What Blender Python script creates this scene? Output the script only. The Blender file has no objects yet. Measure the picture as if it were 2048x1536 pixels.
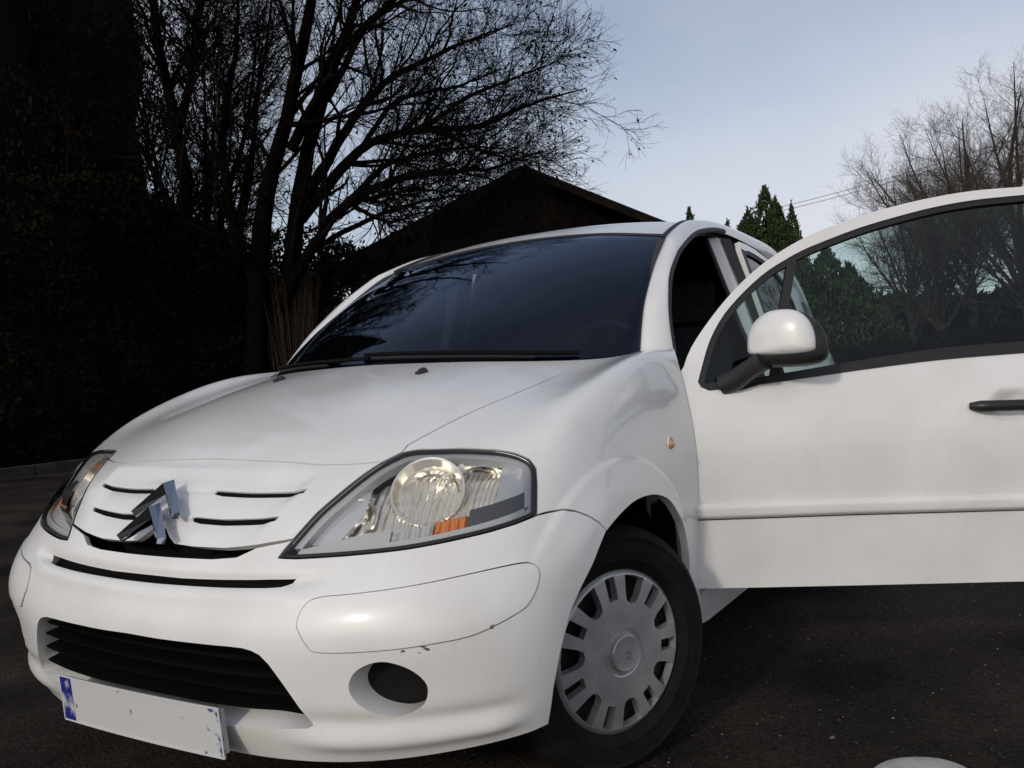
import bpy, bmesh, math, random
import numpy as np
from mathutils import Vector, Matrix
from mathutils.geometry import delaunay_2d_cdt

random.seed(7)
scene = bpy.context.scene
col = scene.collection
rad = math.radians

# ------------------------------------------------------------------ camera
cam_data = bpy.data.cameras.new("camera")
cam = bpy.data.objects.new("camera", cam_data)
col.objects.link(cam)
cam_data.sensor_width = 36.0
cam_data.lens = 31.39
cam_data.clip_start = 0.05
cam_data.clip_end = 2000.0
CAM_R = Vector((-0.5097, 0.8587, -0.0527))
CAM_U = Vector((-0.0382, 0.0386, 0.9985))
CAM_F = Vector((-0.8595, -0.5109, -0.0131))
m = Matrix.Identity(4)
for i in range(3):
    m[i][0], m[i][1], m[i][2] = CAM_R[i], CAM_U[i], -CAM_F[i]
m[0][3], m[1][3], m[2][3] = 1.897, 1.657, 0.957
cam.matrix_world = m
scene.camera = cam

# ------------------------------------------------------------------ sun, sky, exposure
SUN_AZ, SUN_EL = rad(0.0), rad(21.0)          # azimuth from +X (straight ahead of the car)
world = bpy.data.worlds.new("World")
scene.world = world
world.use_nodes = True
wn, wl = world.node_tree.nodes, world.node_tree.links
for n in list(wn):
    wn.remove(n)
w_out = wn.new("ShaderNodeOutputWorld")
w_bg = wn.new("ShaderNodeBackground")
w_bg.inputs["Strength"].default_value = 0.108
sky = wn.new("ShaderNodeTexSky")
sky.sky_type = 'NISHITA'
sky.sun_disc = False
sky.sun_elevation = SUN_EL
sky.sun_rotation = rad(90.0) - SUN_AZ
sky.altitude = 100.0
sky.air_density = 1.0
sky.dust_density = 2.0
sky.ozone_density = 2.0
# thin high veil of cloud: fractal noise on the view direction
tc = wn.new("ShaderNodeTexCoord")
mp = wn.new("ShaderNodeMapping")
mp.inputs["Location"].default_value = (1.4, 8.6, 2.9)
mp.inputs["Scale"].default_value = (1.0, 1.0, 2.6)
nz = wn.new("ShaderNodeTexNoise")
nz.inputs["Scale"].default_value = 0.9
nz.inputs["Detail"].default_value = 5.0
nz.inputs["Roughness"].default_value = 0.5
cr_ = wn.new("ShaderNodeValToRGB")
cr_.color_ramp.elements[0].position = 0.30
cr_.color_ramp.elements[0].color = (0.40, 0.40, 0.40, 1)
cr_.color_ramp.elements[1].position = 0.60
cr_.color_ramp.elements[1].color = (1, 1, 1, 1)
mixc = wn.new("ShaderNodeMixRGB")
mixc.inputs["Color2"].default_value = (7.4, 7.3, 7.75, 1)
wl.new(tc.outputs["Generated"], mp.inputs["Vector"])
wl.new(mp.outputs["Vector"], nz.inputs["Vector"])
wl.new(nz.outputs["Fac"], cr_.inputs["Fac"])
sepz = wn.new("ShaderNodeSeparateXYZ")            # haze thins out with height
wl.new(tc.outputs["Generated"], sepz.inputs[0])
hz = wn.new("ShaderNodeMapRange")
hz.inputs["From Min"].default_value = 0.0
hz.inputs["From Max"].default_value = 0.52
hz.inputs["To Min"].default_value = 1.0
hz.inputs["To Max"].default_value = 0.42
wl.new(sepz.outputs["Z"], hz.inputs["Value"])
hm = wn.new("ShaderNodeMath"); hm.operation = 'MULTIPLY'
wl.new(cr_.outputs["Color"], hm.inputs[0]); wl.new(hz.outputs["Result"], hm.inputs[1])
wl.new(hm.outputs[0], mixc.inputs["Fac"])
wl.new(sky.outputs["Color"], mixc.inputs["Color1"])
wl.new(mixc.outputs["Color"], w_bg.inputs["Color"])
wl.new(w_bg.outputs["Background"], w_out.inputs["Surface"])

sun_data = bpy.data.lights.new("sun", 'SUN')
sun_data.energy = 1.12
sun_data.angle = rad(4.0)
sun_data.color = (1.0, 0.93, 0.83)
sun = bpy.data.objects.new("sun", sun_data)
col.objects.link(sun)
sd = Vector((math.cos(SUN_AZ) * math.cos(SUN_EL), math.sin(SUN_AZ) * math.cos(SUN_EL), math.sin(SUN_EL)))
sun.rotation_euler = sd.to_track_quat('Z', 'Y').to_euler()
sun.location = sd * 30

scene.view_settings.view_transform = 'Standard'
scene.view_settings.look = 'None'
scene.view_settings.exposure = 0.0
scene.view_settings.gamma = 1.0
scene.view_settings.use_curve_mapping = False
# ------------------------------------------------------------------ helpers
def tag(o, label=None, cat=None, group=None, kind=None):
    if label: o["label"] = label
    if cat: o["category"] = cat
    if group: o["group"] = group
    if kind: o["kind"] = kind
    return o

def empty(name, loc=(0, 0, 0), parent=None):
    o = bpy.data.objects.new(name, None)
    o.empty_display_size = 0.1
    col.objects.link(o)
    o.location = loc
    if parent: o.parent = parent
    return o

def make_mesh(name, V, F, mat=None, smooth=True, normals=None):
    """V (n,3) array, F list of index tuples or (m,k) array"""
    me = bpy.data.meshes.new(name)
    V = np.asarray(V, dtype=np.float32)
    if isinstance(F, np.ndarray):
        k = F.shape[1]
        loops = F.astype(np.int32).ravel()
        starts = np.arange(0, len(loops), k, dtype=np.int32)
        me.vertices.add(len(V)); me.vertices.foreach_set("co", V.ravel())
        me.loops.add(len(loops)); me.loops.foreach_set("vertex_index", loops)
        me.polygons.add(len(starts)); me.polygons.foreach_set("loop_start", starts)
        me.update(calc_edges=True)
    else:
        me.from_pydata([tuple(map(float, v)) for v in V], [], [tuple(int(i) for i in f) for f in F])
        me.update(calc_edges=True)
    me.validate()
    if smooth:
        me.polygons.foreach_set("use_smooth", np.ones(len(me.polygons), dtype=bool))
    if normals is not None and len(normals) == len(me.vertices):
        me.normals_split_custom_set_from_vertices([tuple(map(float, n)) for n in normals])
    if mat: me.materials.append(mat)
    return me

def obj(name, me, parent=None):
    o = bpy.data.objects.new(name, me)
    col.objects.link(o)
    if parent: o.parent = parent
    return o

def add(name, V, F, mat, parent=None, smooth=True, normals=None):
    return obj(name, make_mesh(name, V, F, mat, smooth, normals), parent)

class MB:
    """collects simple solids into one mesh"""
    def __init__(s): s.V = []; s.F = []
    def raw(s, V, F):
        b = len(s.V); s.V += [tuple(map(float, v)) for v in V]; s.F += [tuple(int(i) + b for i in f) for f in F]; return s
    def box(s, c, size, rot=None):
        hx, hy, hz = size[0] / 2, size[1] / 2, size[2] / 2
        P = [Vector((x, y, z)) for x in (-hx, hx) for y in (-hy, hy) for z in (-hz, hz)]
        if rot is not None: P = [rot @ p for p in P]
        return s.raw([p + Vector(c) for p in P], [(0, 1, 3, 2), (4, 6, 7, 5), (0, 4, 5, 1), (2, 3, 7, 6), (0, 2, 6, 4), (1, 5, 7, 3)])
    def tube(s, pts, rads, k=8, caps=True):
        pts = [Vector(p) for p in pts]; n = len(pts)
        if not hasattr(rads, '__len__'): rads = [rads] * n
        V = []; F = []; ref = None
        for i, p in enumerate(pts):
            t = (pts[min(i + 1, n - 1)] - pts[max(i - 1, 0)]).normalized()
            if ref is None: ref = t.orthogonal().normalized()
            ref = (ref - t * ref.dot(t)).normalized(); b = t.cross(ref)
            for j in range(k):
                a = 2 * math.pi * j / k
                V.append(p + (ref * math.cos(a) + b * math.sin(a)) * rads[i])
        for i in range(n - 1):
            for j in range(k):
                F.append((i * k + j, i * k + (j + 1) % k, (i + 1) * k + (j + 1) % k, (i + 1) * k + j))
        if caps:
            F.append(tuple(range(k - 1, -1, -1))); F.append(tuple(range((n - 1) * k, n * k)))
        return s.raw(V, F)
    def lathe(s, prof, k=48, axis=1, closed=False, arc=None):
        """prof [(r, h)], around axis (0 x, 1 y, 2 z)"""
        V = []; F = []; n = len(prof)
        for j in range(k):
            a = 2 * math.pi * j / k
            c, d = math.cos(a), math.sin(a)
            for r, h in prof:
                V.append({0: (h, r * c, r * d), 1: (r * c, h, r * d), 2: (r * c, r * d, h)}[axis])
        for j in range(k):
            q = (j + 1) % k
            for i in range(n - 1 if not closed else n):
                i2 = (i + 1) % n
                F.append((j * n + i, q * n + i, q * n + i2, j * n + i2))
        return s.raw(V, F)
    def prism(s, poly, h, M=None):
        """2-D polygon extruded h along +z, transformed by M"""
        n = len(poly)
        V = [Vector((x, y, 0)) for x, y in poly] + [Vector((x, y, h)) for x, y in poly]
        if M is not None: V = [M @ v for v in V]
        F = [tuple(range(n - 1, -1, -1)), tuple(range(n, 2 * n))] + [(i, (i + 1) % n, n + (i + 1) % n, n + i) for i in range(n)]
        return s.raw(V, F)
    def move(s, M):
        s.V = [tuple(M @ Vector(v)) for v in s.V]; return s
    def build(s, name, mat, parent=None, smooth=False, bevel=0, angle=40):
        me = bpy.data.meshes.new(name)
        me.from_pydata(s.V, [], s.F); me.update()
        bm = bmesh.new(); bm.from_mesh(me)
        bmesh.ops.recalc_face_normals(bm, faces=bm.faces)
        if bevel:
            ed = [e for e in bm.edges if len(e.link_faces) == 2 and e.calc_face_angle(0) > rad(30)]
            bmesh.ops.bevel(bm, geom=ed, offset=bevel, segments=2, affect='EDGES', profile=0.6, clamp_overlap=True)
        bm.to_mesh(me); bm.free()
        if smooth:
            me.polygons.foreach_set("use_smooth", np.ones(len(me.polygons), dtype=bool))
            try: me.set_sharp_from_angle(angle=rad(angle))
            except Exception: pass
        me.materials.append(mat)
        return obj(name, me, parent)

def crs(P, t):
    """Catmull-Rom through points P at params t in 0..n-1"""
    P = np.asarray(P, float); t = np.asarray(t, float); n = len(P)
    E = np.concatenate([2 * P[:1] - P[1:2], P, 2 * P[-1:] - P[-2:-1]])
    i = np.clip(np.floor(t).astype(int), 0, n - 2); f = (t - i)[:, None]
    a, b, c, d = E[i], E[i + 1], E[i + 2], E[i + 3]
    return .5 * (2 * b + (c - a) * f + (2 * a - 5 * b + 4 * c - d) * f * f + (3 * b - a - 3 * c + d) * f ** 3)

def resample(P, n):
    """Catmull-Rom through P, n points evenly spaced by arc length"""
    P = np.asarray(P, float)
    D = crs(P, np.linspace(0, len(P) - 1, 40 * len(P)))
    s = np.r_[0, np.cumsum(np.linalg.norm(np.diff(D, axis=0), axis=1))]
    q = np.linspace(0, s[-1], n)
    return np.stack([np.interp(q, s, D[:, k]) for k in range(D.shape[1])], 1)

def sstep(a, b, x):
    t = np.clip((x - a) / (b - a), 0, 1)
    return t * t * (3 - 2 * t)

# ------------------------------------------------------------------ materials
MATS = {}
def mat(name, base=(.5, .5, .5), rough=.5, metal=0., coat=0., coat_rough=.05, spec=.5, emit=None):
    if name in MATS: return MATS[name]
    M = bpy.data.materials.new(name); M.use_nodes = True
    b = M.node_tree.nodes["Principled BSDF"]
    b.inputs["Base Color"].default_value = (*base, 1)
    b.inputs["Roughness"].default_value = rough
    b.inputs["Metallic"].default_value = metal
    b.inputs["Coat Weight"].default_value = coat
    b.inputs["Coat Roughness"].default_value = coat_rough
    b.inputs["Specular IOR Level"].default_value = spec
    MATS[name] = M
    return M

def noisy(M, c1, c2, scale, detail=4, lo=.35, hi=.65, bump=0., bscale=None, rough=None, coords='Object', dist=.01):
    """vary a material's colour between c1 and c2 with fractal noise, add fine bump"""
    nt = M.node_tree; N = nt.nodes; L = nt.links; b = N["Principled BSDF"]
    t = N.new("ShaderNodeTexCoord")
    n = N.new("ShaderNodeTexNoise"); n.inputs["Scale"].default_value = scale; n.inputs["Detail"].default_value = detail
    L.new(t.outputs[coords], n.inputs["Vector"])
    r = N.new("ShaderNodeValToRGB"); r.color_ramp.elements[0].position = lo; r.color_ramp.elements[1].position = hi
    r.color_ramp.elements[0].color = (*c1, 1); r.color_ramp.elements[1].color = (*c2, 1)
    L.new(n.outputs["Fac"], r.inputs["Fac"]); L.new(r.outputs["Color"], b.inputs["Base Color"])
    if bump:
        n2 = N.new("ShaderNodeTexNoise"); n2.inputs["Scale"].default_value = bscale or scale * 3; n2.inputs["Detail"].default_value = 3
        L.new(t.outputs[coords], n2.inputs["Vector"])
        bp = N.new("ShaderNodeBump"); bp.inputs["Strength"].default_value = bump; bp.inputs["Distance"].default_value = dist
        L.new(n2.outputs["Fac"], bp.inputs["Height"]); L.new(bp.outputs["Normal"], b.inputs["Normal"])
    return r

PAINT = mat("white_paint", (.82, .82, .81), .32, 0, 1.0, .03)
def dress_paint(M, spots=()):
    nt = M.node_tree; N = nt.nodes; L = nt.links; b = N["Principled BSDF"]
    t = N.new("ShaderNodeTexCoord")
    # road film: very faint large-scale tone change
    n = N.new("ShaderNodeTexNoise"); n.inputs["Scale"].default_value = 5; n.inputs["Detail"].default_value = 6
    L.new(t.outputs["Object"], n.inputs["Vector"])
    r = N.new("ShaderNodeValToRGB"); r.color_ramp.elements[0].position = .3; r.color_ramp.elements[1].position = .6
    r.color_ramp.elements[0].color = (.745, .74, .715, 1); r.color_ramp.elements[1].color = (.82, .82, .81, 1)
    L.new(n.outputs["Fac"], r.inputs["Fac"])
    # fine dust speckle and faint run marks on top of it
    md = N.new("ShaderNodeMapping"); md.inputs["Scale"].default_value = (1, 1, .22); L.new(t.outputs["Object"], md.inputs["Vector"])
    nd = N.new("ShaderNodeTexNoise"); nd.inputs["Scale"].default_value = 55; nd.inputs["Detail"].default_value = 7; nd.inputs["Roughness"].default_value = .65; L.new(md.outputs["Vector"], nd.inputs["Vector"])
    rd = N.new("ShaderNodeMapRange"); rd.inputs["From Min"].default_value = .54; rd.inputs["From Max"].default_value = .78; rd.inputs["To Max"].default_value = .12; L.new(nd.outputs["Fac"], rd.inputs["Value"])
    mf = N.new("ShaderNodeMixRGB"); mf.inputs["Color2"].default_value = (.50, .475, .43, 1); L.new(rd.outputs["Result"], mf.inputs["Fac"]); L.new(r.outputs["Color"], mf.inputs["Color1"])
    rr_ = N.new("ShaderNodeMapRange"); rr_.inputs["To Min"].default_value = .02; rr_.inputs["To Max"].default_value = .16; L.new(n.outputs["Fac"], rr_.inputs["Value"]); L.new(rr_.outputs["Result"], b.inputs["Coat Roughness"])
    last = mf.outputs["Color"]
    if spots:
        n2 = N.new("ShaderNodeTexNoise"); n2.inputs["Scale"].default_value = 130; n2.inputs["Detail"].default_value = 3
        ms = N.new("ShaderNodeMapping"); ms.inputs["Scale"].default_value = (.45, .35, 1.5)      # scrapes run along the bumper
        L.new(t.outputs["Object"], ms.inputs["Vector"]); L.new(ms.outputs["Vector"], n2.inputs["Vector"])
        acc = None
        for (p, rr) in spots:
            d = N.new("ShaderNodeVectorMath"); d.operation = 'DISTANCE'
            L.new(t.outputs["Object"], d.inputs[0]); d.inputs[1].default_value = p
            k = N.new("ShaderNodeMapRange"); k.inputs["From Min"].default_value = 0; k.inputs["From Max"].default_value = rr
            k.inputs["To Min"].default_value = 1; k.inputs["To Max"].default_value = 0
            L.new(d.outputs["Value"], k.inputs["Value"])
            if acc is None: acc = k.outputs["Result"]
            else:
                mx = N.new("ShaderNodeMath"); mx.operation = 'MAXIMUM'
                L.new(acc, mx.inputs[0]); L.new(k.outputs["Result"], mx.inputs[1]); acc = mx.outputs[0]
        ml = N.new("ShaderNodeMath"); ml.operation = 'MULTIPLY_ADD'
        L.new(acc, ml.inputs[0]); ml.inputs[1].default_value = .34; L.new(n2.outputs["Fac"], ml.inputs[2])
        st = N.new("ShaderNodeMapRange"); st.inputs["From Min"].default_value = .80; st.inputs["From Max"].default_value = .86
        L.new(ml.outputs[0], st.inputs["Value"])
        gt = N.new("ShaderNodeMath"); gt.operation = 'GREATER_THAN'; gt.inputs[1].default_value = .01; L.new(acc, gt.inputs[0])
        mm = N.new("ShaderNodeMath"); mm.operation = 'MULTIPLY'; L.new(st.outputs["Result"], mm.inputs[0]); L.new(gt.outputs[0], mm.inputs[1])
        mc = N.new("ShaderNodeMixRGB"); mc.inputs["Color2"].default_value = (.10, .095, .09, 1)
        L.new(mm.outputs[0], mc.inputs["Fac"]); L.new(last, mc.inputs["Color1"]); last = mc.outputs["Color"]
    L.new(last, b.inputs["Base Color"])
dress_paint(PAINT)
BUMPER_PAINT = mat("white_bumper_paint", (.79, .79, .765), .36, 0, .55, .06)
dress_paint(BUMPER_PAINT, [((.610, .63, .456), .022), ((.585, .665, .460), .026), ((.50, .755, .483), .020), ((.47, .78, .497), .016),
                           ((.60, .60, .322), .018), ((.625, .57, .326), .018), ((.575, .64, .335), .014), ((.63, .53, .275), .018),
                           ((.66, -.50, .50), .018), ((.69, -.36, .52), .014)])
BLACK = mat("black_plastic", (.018, .018, .019), .45)
VOID = mat("dark_cavity", (.006, .006, .006), .9, spec=.1)
RUBBER = mat("rubber_seal", (.012, .012, .013), .55)
TYRE = mat("tyre_rubber", (.008, .008, .008), .8, spec=.15); noisy(TYRE, (.006, .006, .006), (.012, .0115, .011), 14, bump=.2, bscale=120, dist=.002)
TRIM = mat("dark_trim", (.03, .03, .032), .6); noisy(TRIM, (.025, .025, .027), (.036, .036, .038), 30, bump=.25, bscale=500, dist=.001)
CLOTH = mat("seat_cloth", (.035, .036, .04), .95, spec=.1); noisy(CLOTH, (.025, .026, .03), (.05, .05, .055), 60, bump=.3, bscale=300, dist=.002)
CHROME = mat("chrome", (.86, .87, .88), .045, 1.)
MIRRORED = mat("lamp_reflector", (.99, .95, .87), .22, .9)
SATIN = mat("satin_bezel", (.60, .61, .62), .35, .2)
BEZEL_DARK = mat("dark_bezel", (.11, .11, .125), .3, .4)
AMBER = mat("amber_lamp", (.75, .24, .05), .22, 0, .6)
SILVER = mat("hubcap_silver", (.44, .445, .455), .36, .5); noisy(SILVER, (.38, .38, .39), (.48, .48, .49), 18, bump=.04, bscale=300, dist=.001)
PLATE_BLUE = mat("plate_blue", (.02, .03, .22), .4)
PILLAR_TRIM = mat("pillar_trim", (.05, .052, .055), .7)

def glass(name, tint, refl=1., rough=.0, ior=1.5):
    if name in MATS: return MATS[name]
    M = bpy.data.materials.new(name); M.use_nodes = True
    nt = M.node_tree; N = nt.nodes; L = nt.links
    for n in list(N): N.remove(n)
    o = N.new("ShaderNodeOutputMaterial"); mx = N.new("ShaderNodeMixShader")
    tr = N.new("ShaderNodeBsdfTransparent"); tr.inputs["Color"].default_value = (*tint, 1)
    gl = N.new("ShaderNodeBsdfGlossy"); gl.inputs["Roughness"].default_value = rough; gl.inputs["Color"].default_value = (*refl, 1) if hasattr(refl, "__len__") else (refl, refl, refl, 1)
    fr = N.new("ShaderNodeFresnel"); fr.inputs["IOR"].default_value = ior
    L.new(fr.outputs[0], mx.inputs[0]); L.new(tr.outputs[0], mx.inputs[1]); L.new(gl.outputs[0], mx.inputs[2]); L.new(mx.outputs[0], o.inputs["Surface"])
    MATS[name] = M
    return M
WIND_GLASS = glass("windscreen_glass", (.30, .36, .43), (.58, .70, .92), .0, 1.50)
DOOR_GLASS = glass("tinted_side_glass", (.54, .68, .66), .8)
REAR_GLASS = glass("rear_side_glass", (.40, .50, .50), .9)
LENS = glass("lamp_lens", (.93, .935, .93), .9, .02, 1.45)
# ------------------------------------------------------------------ measured shape of the car (metres; x ahead, y to the car's left, z up)
NOSE = np.array([  # control net of the front body half: rows sill -> cowl, columns centre -> door edge
 [(0.6544, 0.0000, 0.2156), (0.6509, 0.2026, 0.2142), (0.6286, 0.3837, 0.2164), (0.5837, 0.5354, 0.2258), (0.5183, 0.6510, 0.2369), (0.4371, 0.7406, 0.2467), (0.3089, 0.8033, 0.2535), (0.0460, 0.8148, 0.2372), (-0.2440, 0.8108, 0.2007), (-0.4718, 0.8104, 0.1743)],
 [(0.6986, 0.0000, 0.2990), (0.6939, 0.2023, 0.2993), (0.6658, 0.3911, 0.3009), (0.6171, 0.5500, 0.3041), (0.5484, 0.6683, 0.3096), (0.4599, 0.7590, 0.3135), (0.3191, 0.8156, 0.3173), (0.0482, 0.8266, 0.3060), (-0.2409, 0.8227, 0.2871), (-0.4620, 0.8224, 0.2759)],
 [(0.7201, 0.0000, 0.3893), (0.7137, 0.2024, 0.3898), (0.6853, 0.3983, 0.3908), (0.6307, 0.5586, 0.3920), (0.5604, 0.6823, 0.3941), (0.4716, 0.7703, 0.3993), (0.3255, 0.8242, 0.4029), (0.0495, 0.8354, 0.3952), (-0.2385, 0.8309, 0.3835), (-0.4479, 0.8254, 0.3760)],
 [(0.7249, 0.0000, 0.4673), (0.7185, 0.2031, 0.4677), (0.6919, 0.4017, 0.4694), (0.6389, 0.5713, 0.4720), (0.5657, 0.6945, 0.4756), (0.4720, 0.7761, 0.4824), (0.3254, 0.8279, 0.4853), (0.0498, 0.8401, 0.4831), (-0.2376, 0.8370, 0.4768), (-0.4388, 0.8322, 0.4736)],
 [(0.7044, 0.0000, 0.5372), (0.6975, 0.2037, 0.5374), (0.6693, 0.4031, 0.5400), (0.6150, 0.5738, 0.5473), (0.5396, 0.6920, 0.5555), (0.4490, 0.7726, 0.5637), (0.3104, 0.8235, 0.5683), (0.0481, 0.8400, 0.5714), (-0.2381, 0.8406, 0.5704), (-0.4360, 0.8397, 0.5692)],
 [(0.6595, 0.0000, 0.6081), (0.6516, 0.2042, 0.6081), (0.6202, 0.3963, 0.6106), (0.5605, 0.5641, 0.6204), (0.4898, 0.6789, 0.6328), (0.4087, 0.7596, 0.6441), (0.2802, 0.8137, 0.6536), (0.0378, 0.8352, 0.6616), (-0.2395, 0.8396, 0.6648), (-0.4348, 0.8427, 0.6665)],
 [(0.5972, 0.0000, 0.6937), (0.5884, 0.2056, 0.6948), (0.5566, 0.3890, 0.6962), (0.4959, 0.5471, 0.7041), (0.4269, 0.6607, 0.7183), (0.3497, 0.7405, 0.7334), (0.2322, 0.7974, 0.7493), (0.0210, 0.8243, 0.7616), (-0.2434, 0.8324, 0.7673), (-0.4346, 0.8371, 0.7670)],
 [(0.5047, 0.0000, 0.7803), (0.4962, 0.2036, 0.7805), (0.4644, 0.3779, 0.7790), (0.4065, 0.5270, 0.7801), (0.3396, 0.6382, 0.7927), (0.2649, 0.7178, 0.8139), (0.1627, 0.7762, 0.8399), (-0.0165, 0.8093, 0.8537), (-0.2574, 0.8193, 0.8600), (-0.4385, 0.8219, 0.8545)],
 [(0.3321, 0.0000, 0.8712), (0.3246, 0.1934, 0.8703), (0.2969, 0.3648, 0.8656), (0.2496, 0.5064, 0.8588), (0.1923, 0.6165, 0.8614), (0.1247, 0.6961, 0.8806), (0.0426, 0.7513, 0.9096), (-0.0910, 0.7890, 0.9302), (-0.2894, 0.8027, 0.9353), (-0.4521, 0.8038, 0.9258)],
 [(0.1172, 0.0000, 0.9455), (0.1111, 0.1822, 0.9448), (0.0866, 0.3505, 0.9387), (0.0385, 0.4902, 0.9281), (-0.0247, 0.5993, 0.9245), (-0.0909, 0.6727, 0.9377), (-0.1594, 0.7241, 0.9619), (-0.2415, 0.7594, 0.9840), (-0.3658, 0.7778, 0.9878), (-0.4787, 0.7832, 0.9758)],
 [(-0.0944, 0.0000, 0.9986), (-0.1054, 0.1780, 0.9956), (-0.1391, 0.3359, 0.9909), (-0.1945, 0.4674, 0.9844), (-0.2675, 0.5723, 0.9809), (-0.3348, 0.6384, 0.9829), (-0.3932, 0.6820, 0.9915), (-0.4485, 0.7107, 1.0014), (-0.4942, 0.7354, 1.0043), (-0.5303, 0.7579, 1.0015)],
])
TR = {  # feature lines as (u, v) on the front body
 'lamp': [(1.721, 5.068), (1.832, 5.478), (1.990, 5.967), (2.170, 6.368), (2.372, 6.808), (2.514, 7.057), (2.708, 7.263), (2.949, 7.311), (3.642, 7.223), (4.349, 6.981), (4.832, 6.719), (5.163, 6.457), (5.320, 6.216), (5.377, 5.865), (5.417, 5.256), (5.021, 5.184), (4.526, 5.134), (3.837, 5.096), (3.245, 5.071), (2.733, 5.069), (2.263, 5.063), (1.954, 5.053)],
 'btop': [(5.417, 5.256), (5.637, 5.248), (5.858, 5.217), (6.065, 5.100), (6.247, 4.927), (6.406, 4.705), (6.529, 4.464)],
 'barch': [(6.529, 4.464), (6.389, 4.085), (6.198, 3.462), (6.003, 2.735), (5.853, 1.956), (5.744, 1.183), (5.672, 0.057)],
 'farch': [(6.528, 4.429), (6.784, 4.700), (7.072, 4.869), (7.426, 4.831), (7.763, 4.561), (8.040, 4.050), (8.263, 3.539), (8.443, 2.787), (8.724, 2.168)],
 'slot3t': [(-1.309, 5.253), (-0.512, 5.217), (0.351, 5.223), (0.983, 5.237), (1.401, 5.323)],
 'slot3b': [(-0.928, 5.081), (-0.280, 4.998), (0.356, 4.989), (0.891, 5.010), (1.200, 5.075), (1.403, 5.313), (1.554, 5.368), (1.810, 5.438)],
 'hoodf': [(-4.249, 6.841), (-1.183, 7.161), (-0.194, 7.155), (0.615, 7.116), (1.261, 7.072), (1.683, 7.018), (2.097, 7.021), (2.514, 7.057)],
 'hoodg': [(2.708, 7.263), (2.713, 7.417), (2.966, 7.757), (3.261, 8.159), (3.678, 8.678), (4.121, 9.295), (5.051, 9.695)],
 'grille': [(-1.695, 2.803), (-1.099, 2.912), (-0.274, 2.878), (0.437, 2.826), (1.055, 2.832), (1.473, 2.832), (1.634, 2.801), (1.759, 2.679), (1.854, 2.463), (2.067, 1.738), (2.284, 1.007), (1.991, 0.932), (1.331, 0.833)],
 'slot1': [(-1.976, 6.466), (-0.492, 6.400), (0.203, 6.394), (0.969, 6.412), (1.722, 6.458)],
 'slot2': [(-1.620, 5.843), (-0.584, 5.808), (0.233, 5.781), (0.817, 5.782), (1.523, 5.874)],
 'lowt': [(-1.847, 4.642), (-0.962, 4.589), (-0.137, 4.528), (0.550, 4.516), (1.150, 4.575), (1.689, 4.621), (1.978, 4.631)],
 'lowb': [(1.941, 4.510), (1.833, 4.389), (1.197, 4.341), (0.277, 4.295), (-0.680, 4.381), (-1.426, 4.496)],
 'fog': [(2.767, 1.968), (2.886, 2.362), (3.158, 2.548), (3.472, 2.385), (3.704, 2.077), (3.780, 1.787), (3.704, 1.454), (3.393, 1.229), (3.070, 1.341), (2.844, 1.607)],
 'strip': [(2.158, 3.502), (2.201, 3.935), (2.348, 4.145), (2.719, 4.191), (3.397, 4.249), (4.202, 4.312), (4.947, 4.334), (5.311, 4.279), (5.479, 4.055), (5.469, 3.709), (5.337, 3.364), (5.109, 3.188), (4.460, 2.945), (3.812, 2.878), (3.178, 2.806), (2.451, 2.776), (2.301, 2.959), (2.201, 3.289)],
 'marker': [(8.083, 5.858)],
}
DR = {  # feature lines of the front door when shut, as (x, z)
 'belt': [(-0.558, 0.878), (-0.671, 0.885), (-0.811, 0.897), (-0.974, 0.912), (-1.190, 0.928), (-1.427, 0.935)],
 'seal': [(-0.530, 0.903), (-0.542, 0.935), (-0.574, 1.010), (-0.620, 1.080), (-0.683, 1.144), (-0.757, 1.203), (-0.823, 1.240), (-0.866, 1.261), (-0.925, 1.283), (-1.043, 1.321), (-1.161, 1.350), (-1.277, 1.373), (-1.393, 1.387), (-1.530, 1.394)],
 'frame': [(-0.495, 0.945), (-0.518, 0.991), (-0.562, 1.049), (-0.625, 1.119), (-0.687, 1.178), (-0.749, 1.226), (-0.810, 1.264), (-0.871, 1.295), (-0.931, 1.319), (-1.049, 1.356), (-1.166, 1.383), (-1.283, 1.403), (-1.398, 1.415), (-1.535, 1.419)],
}
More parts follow.
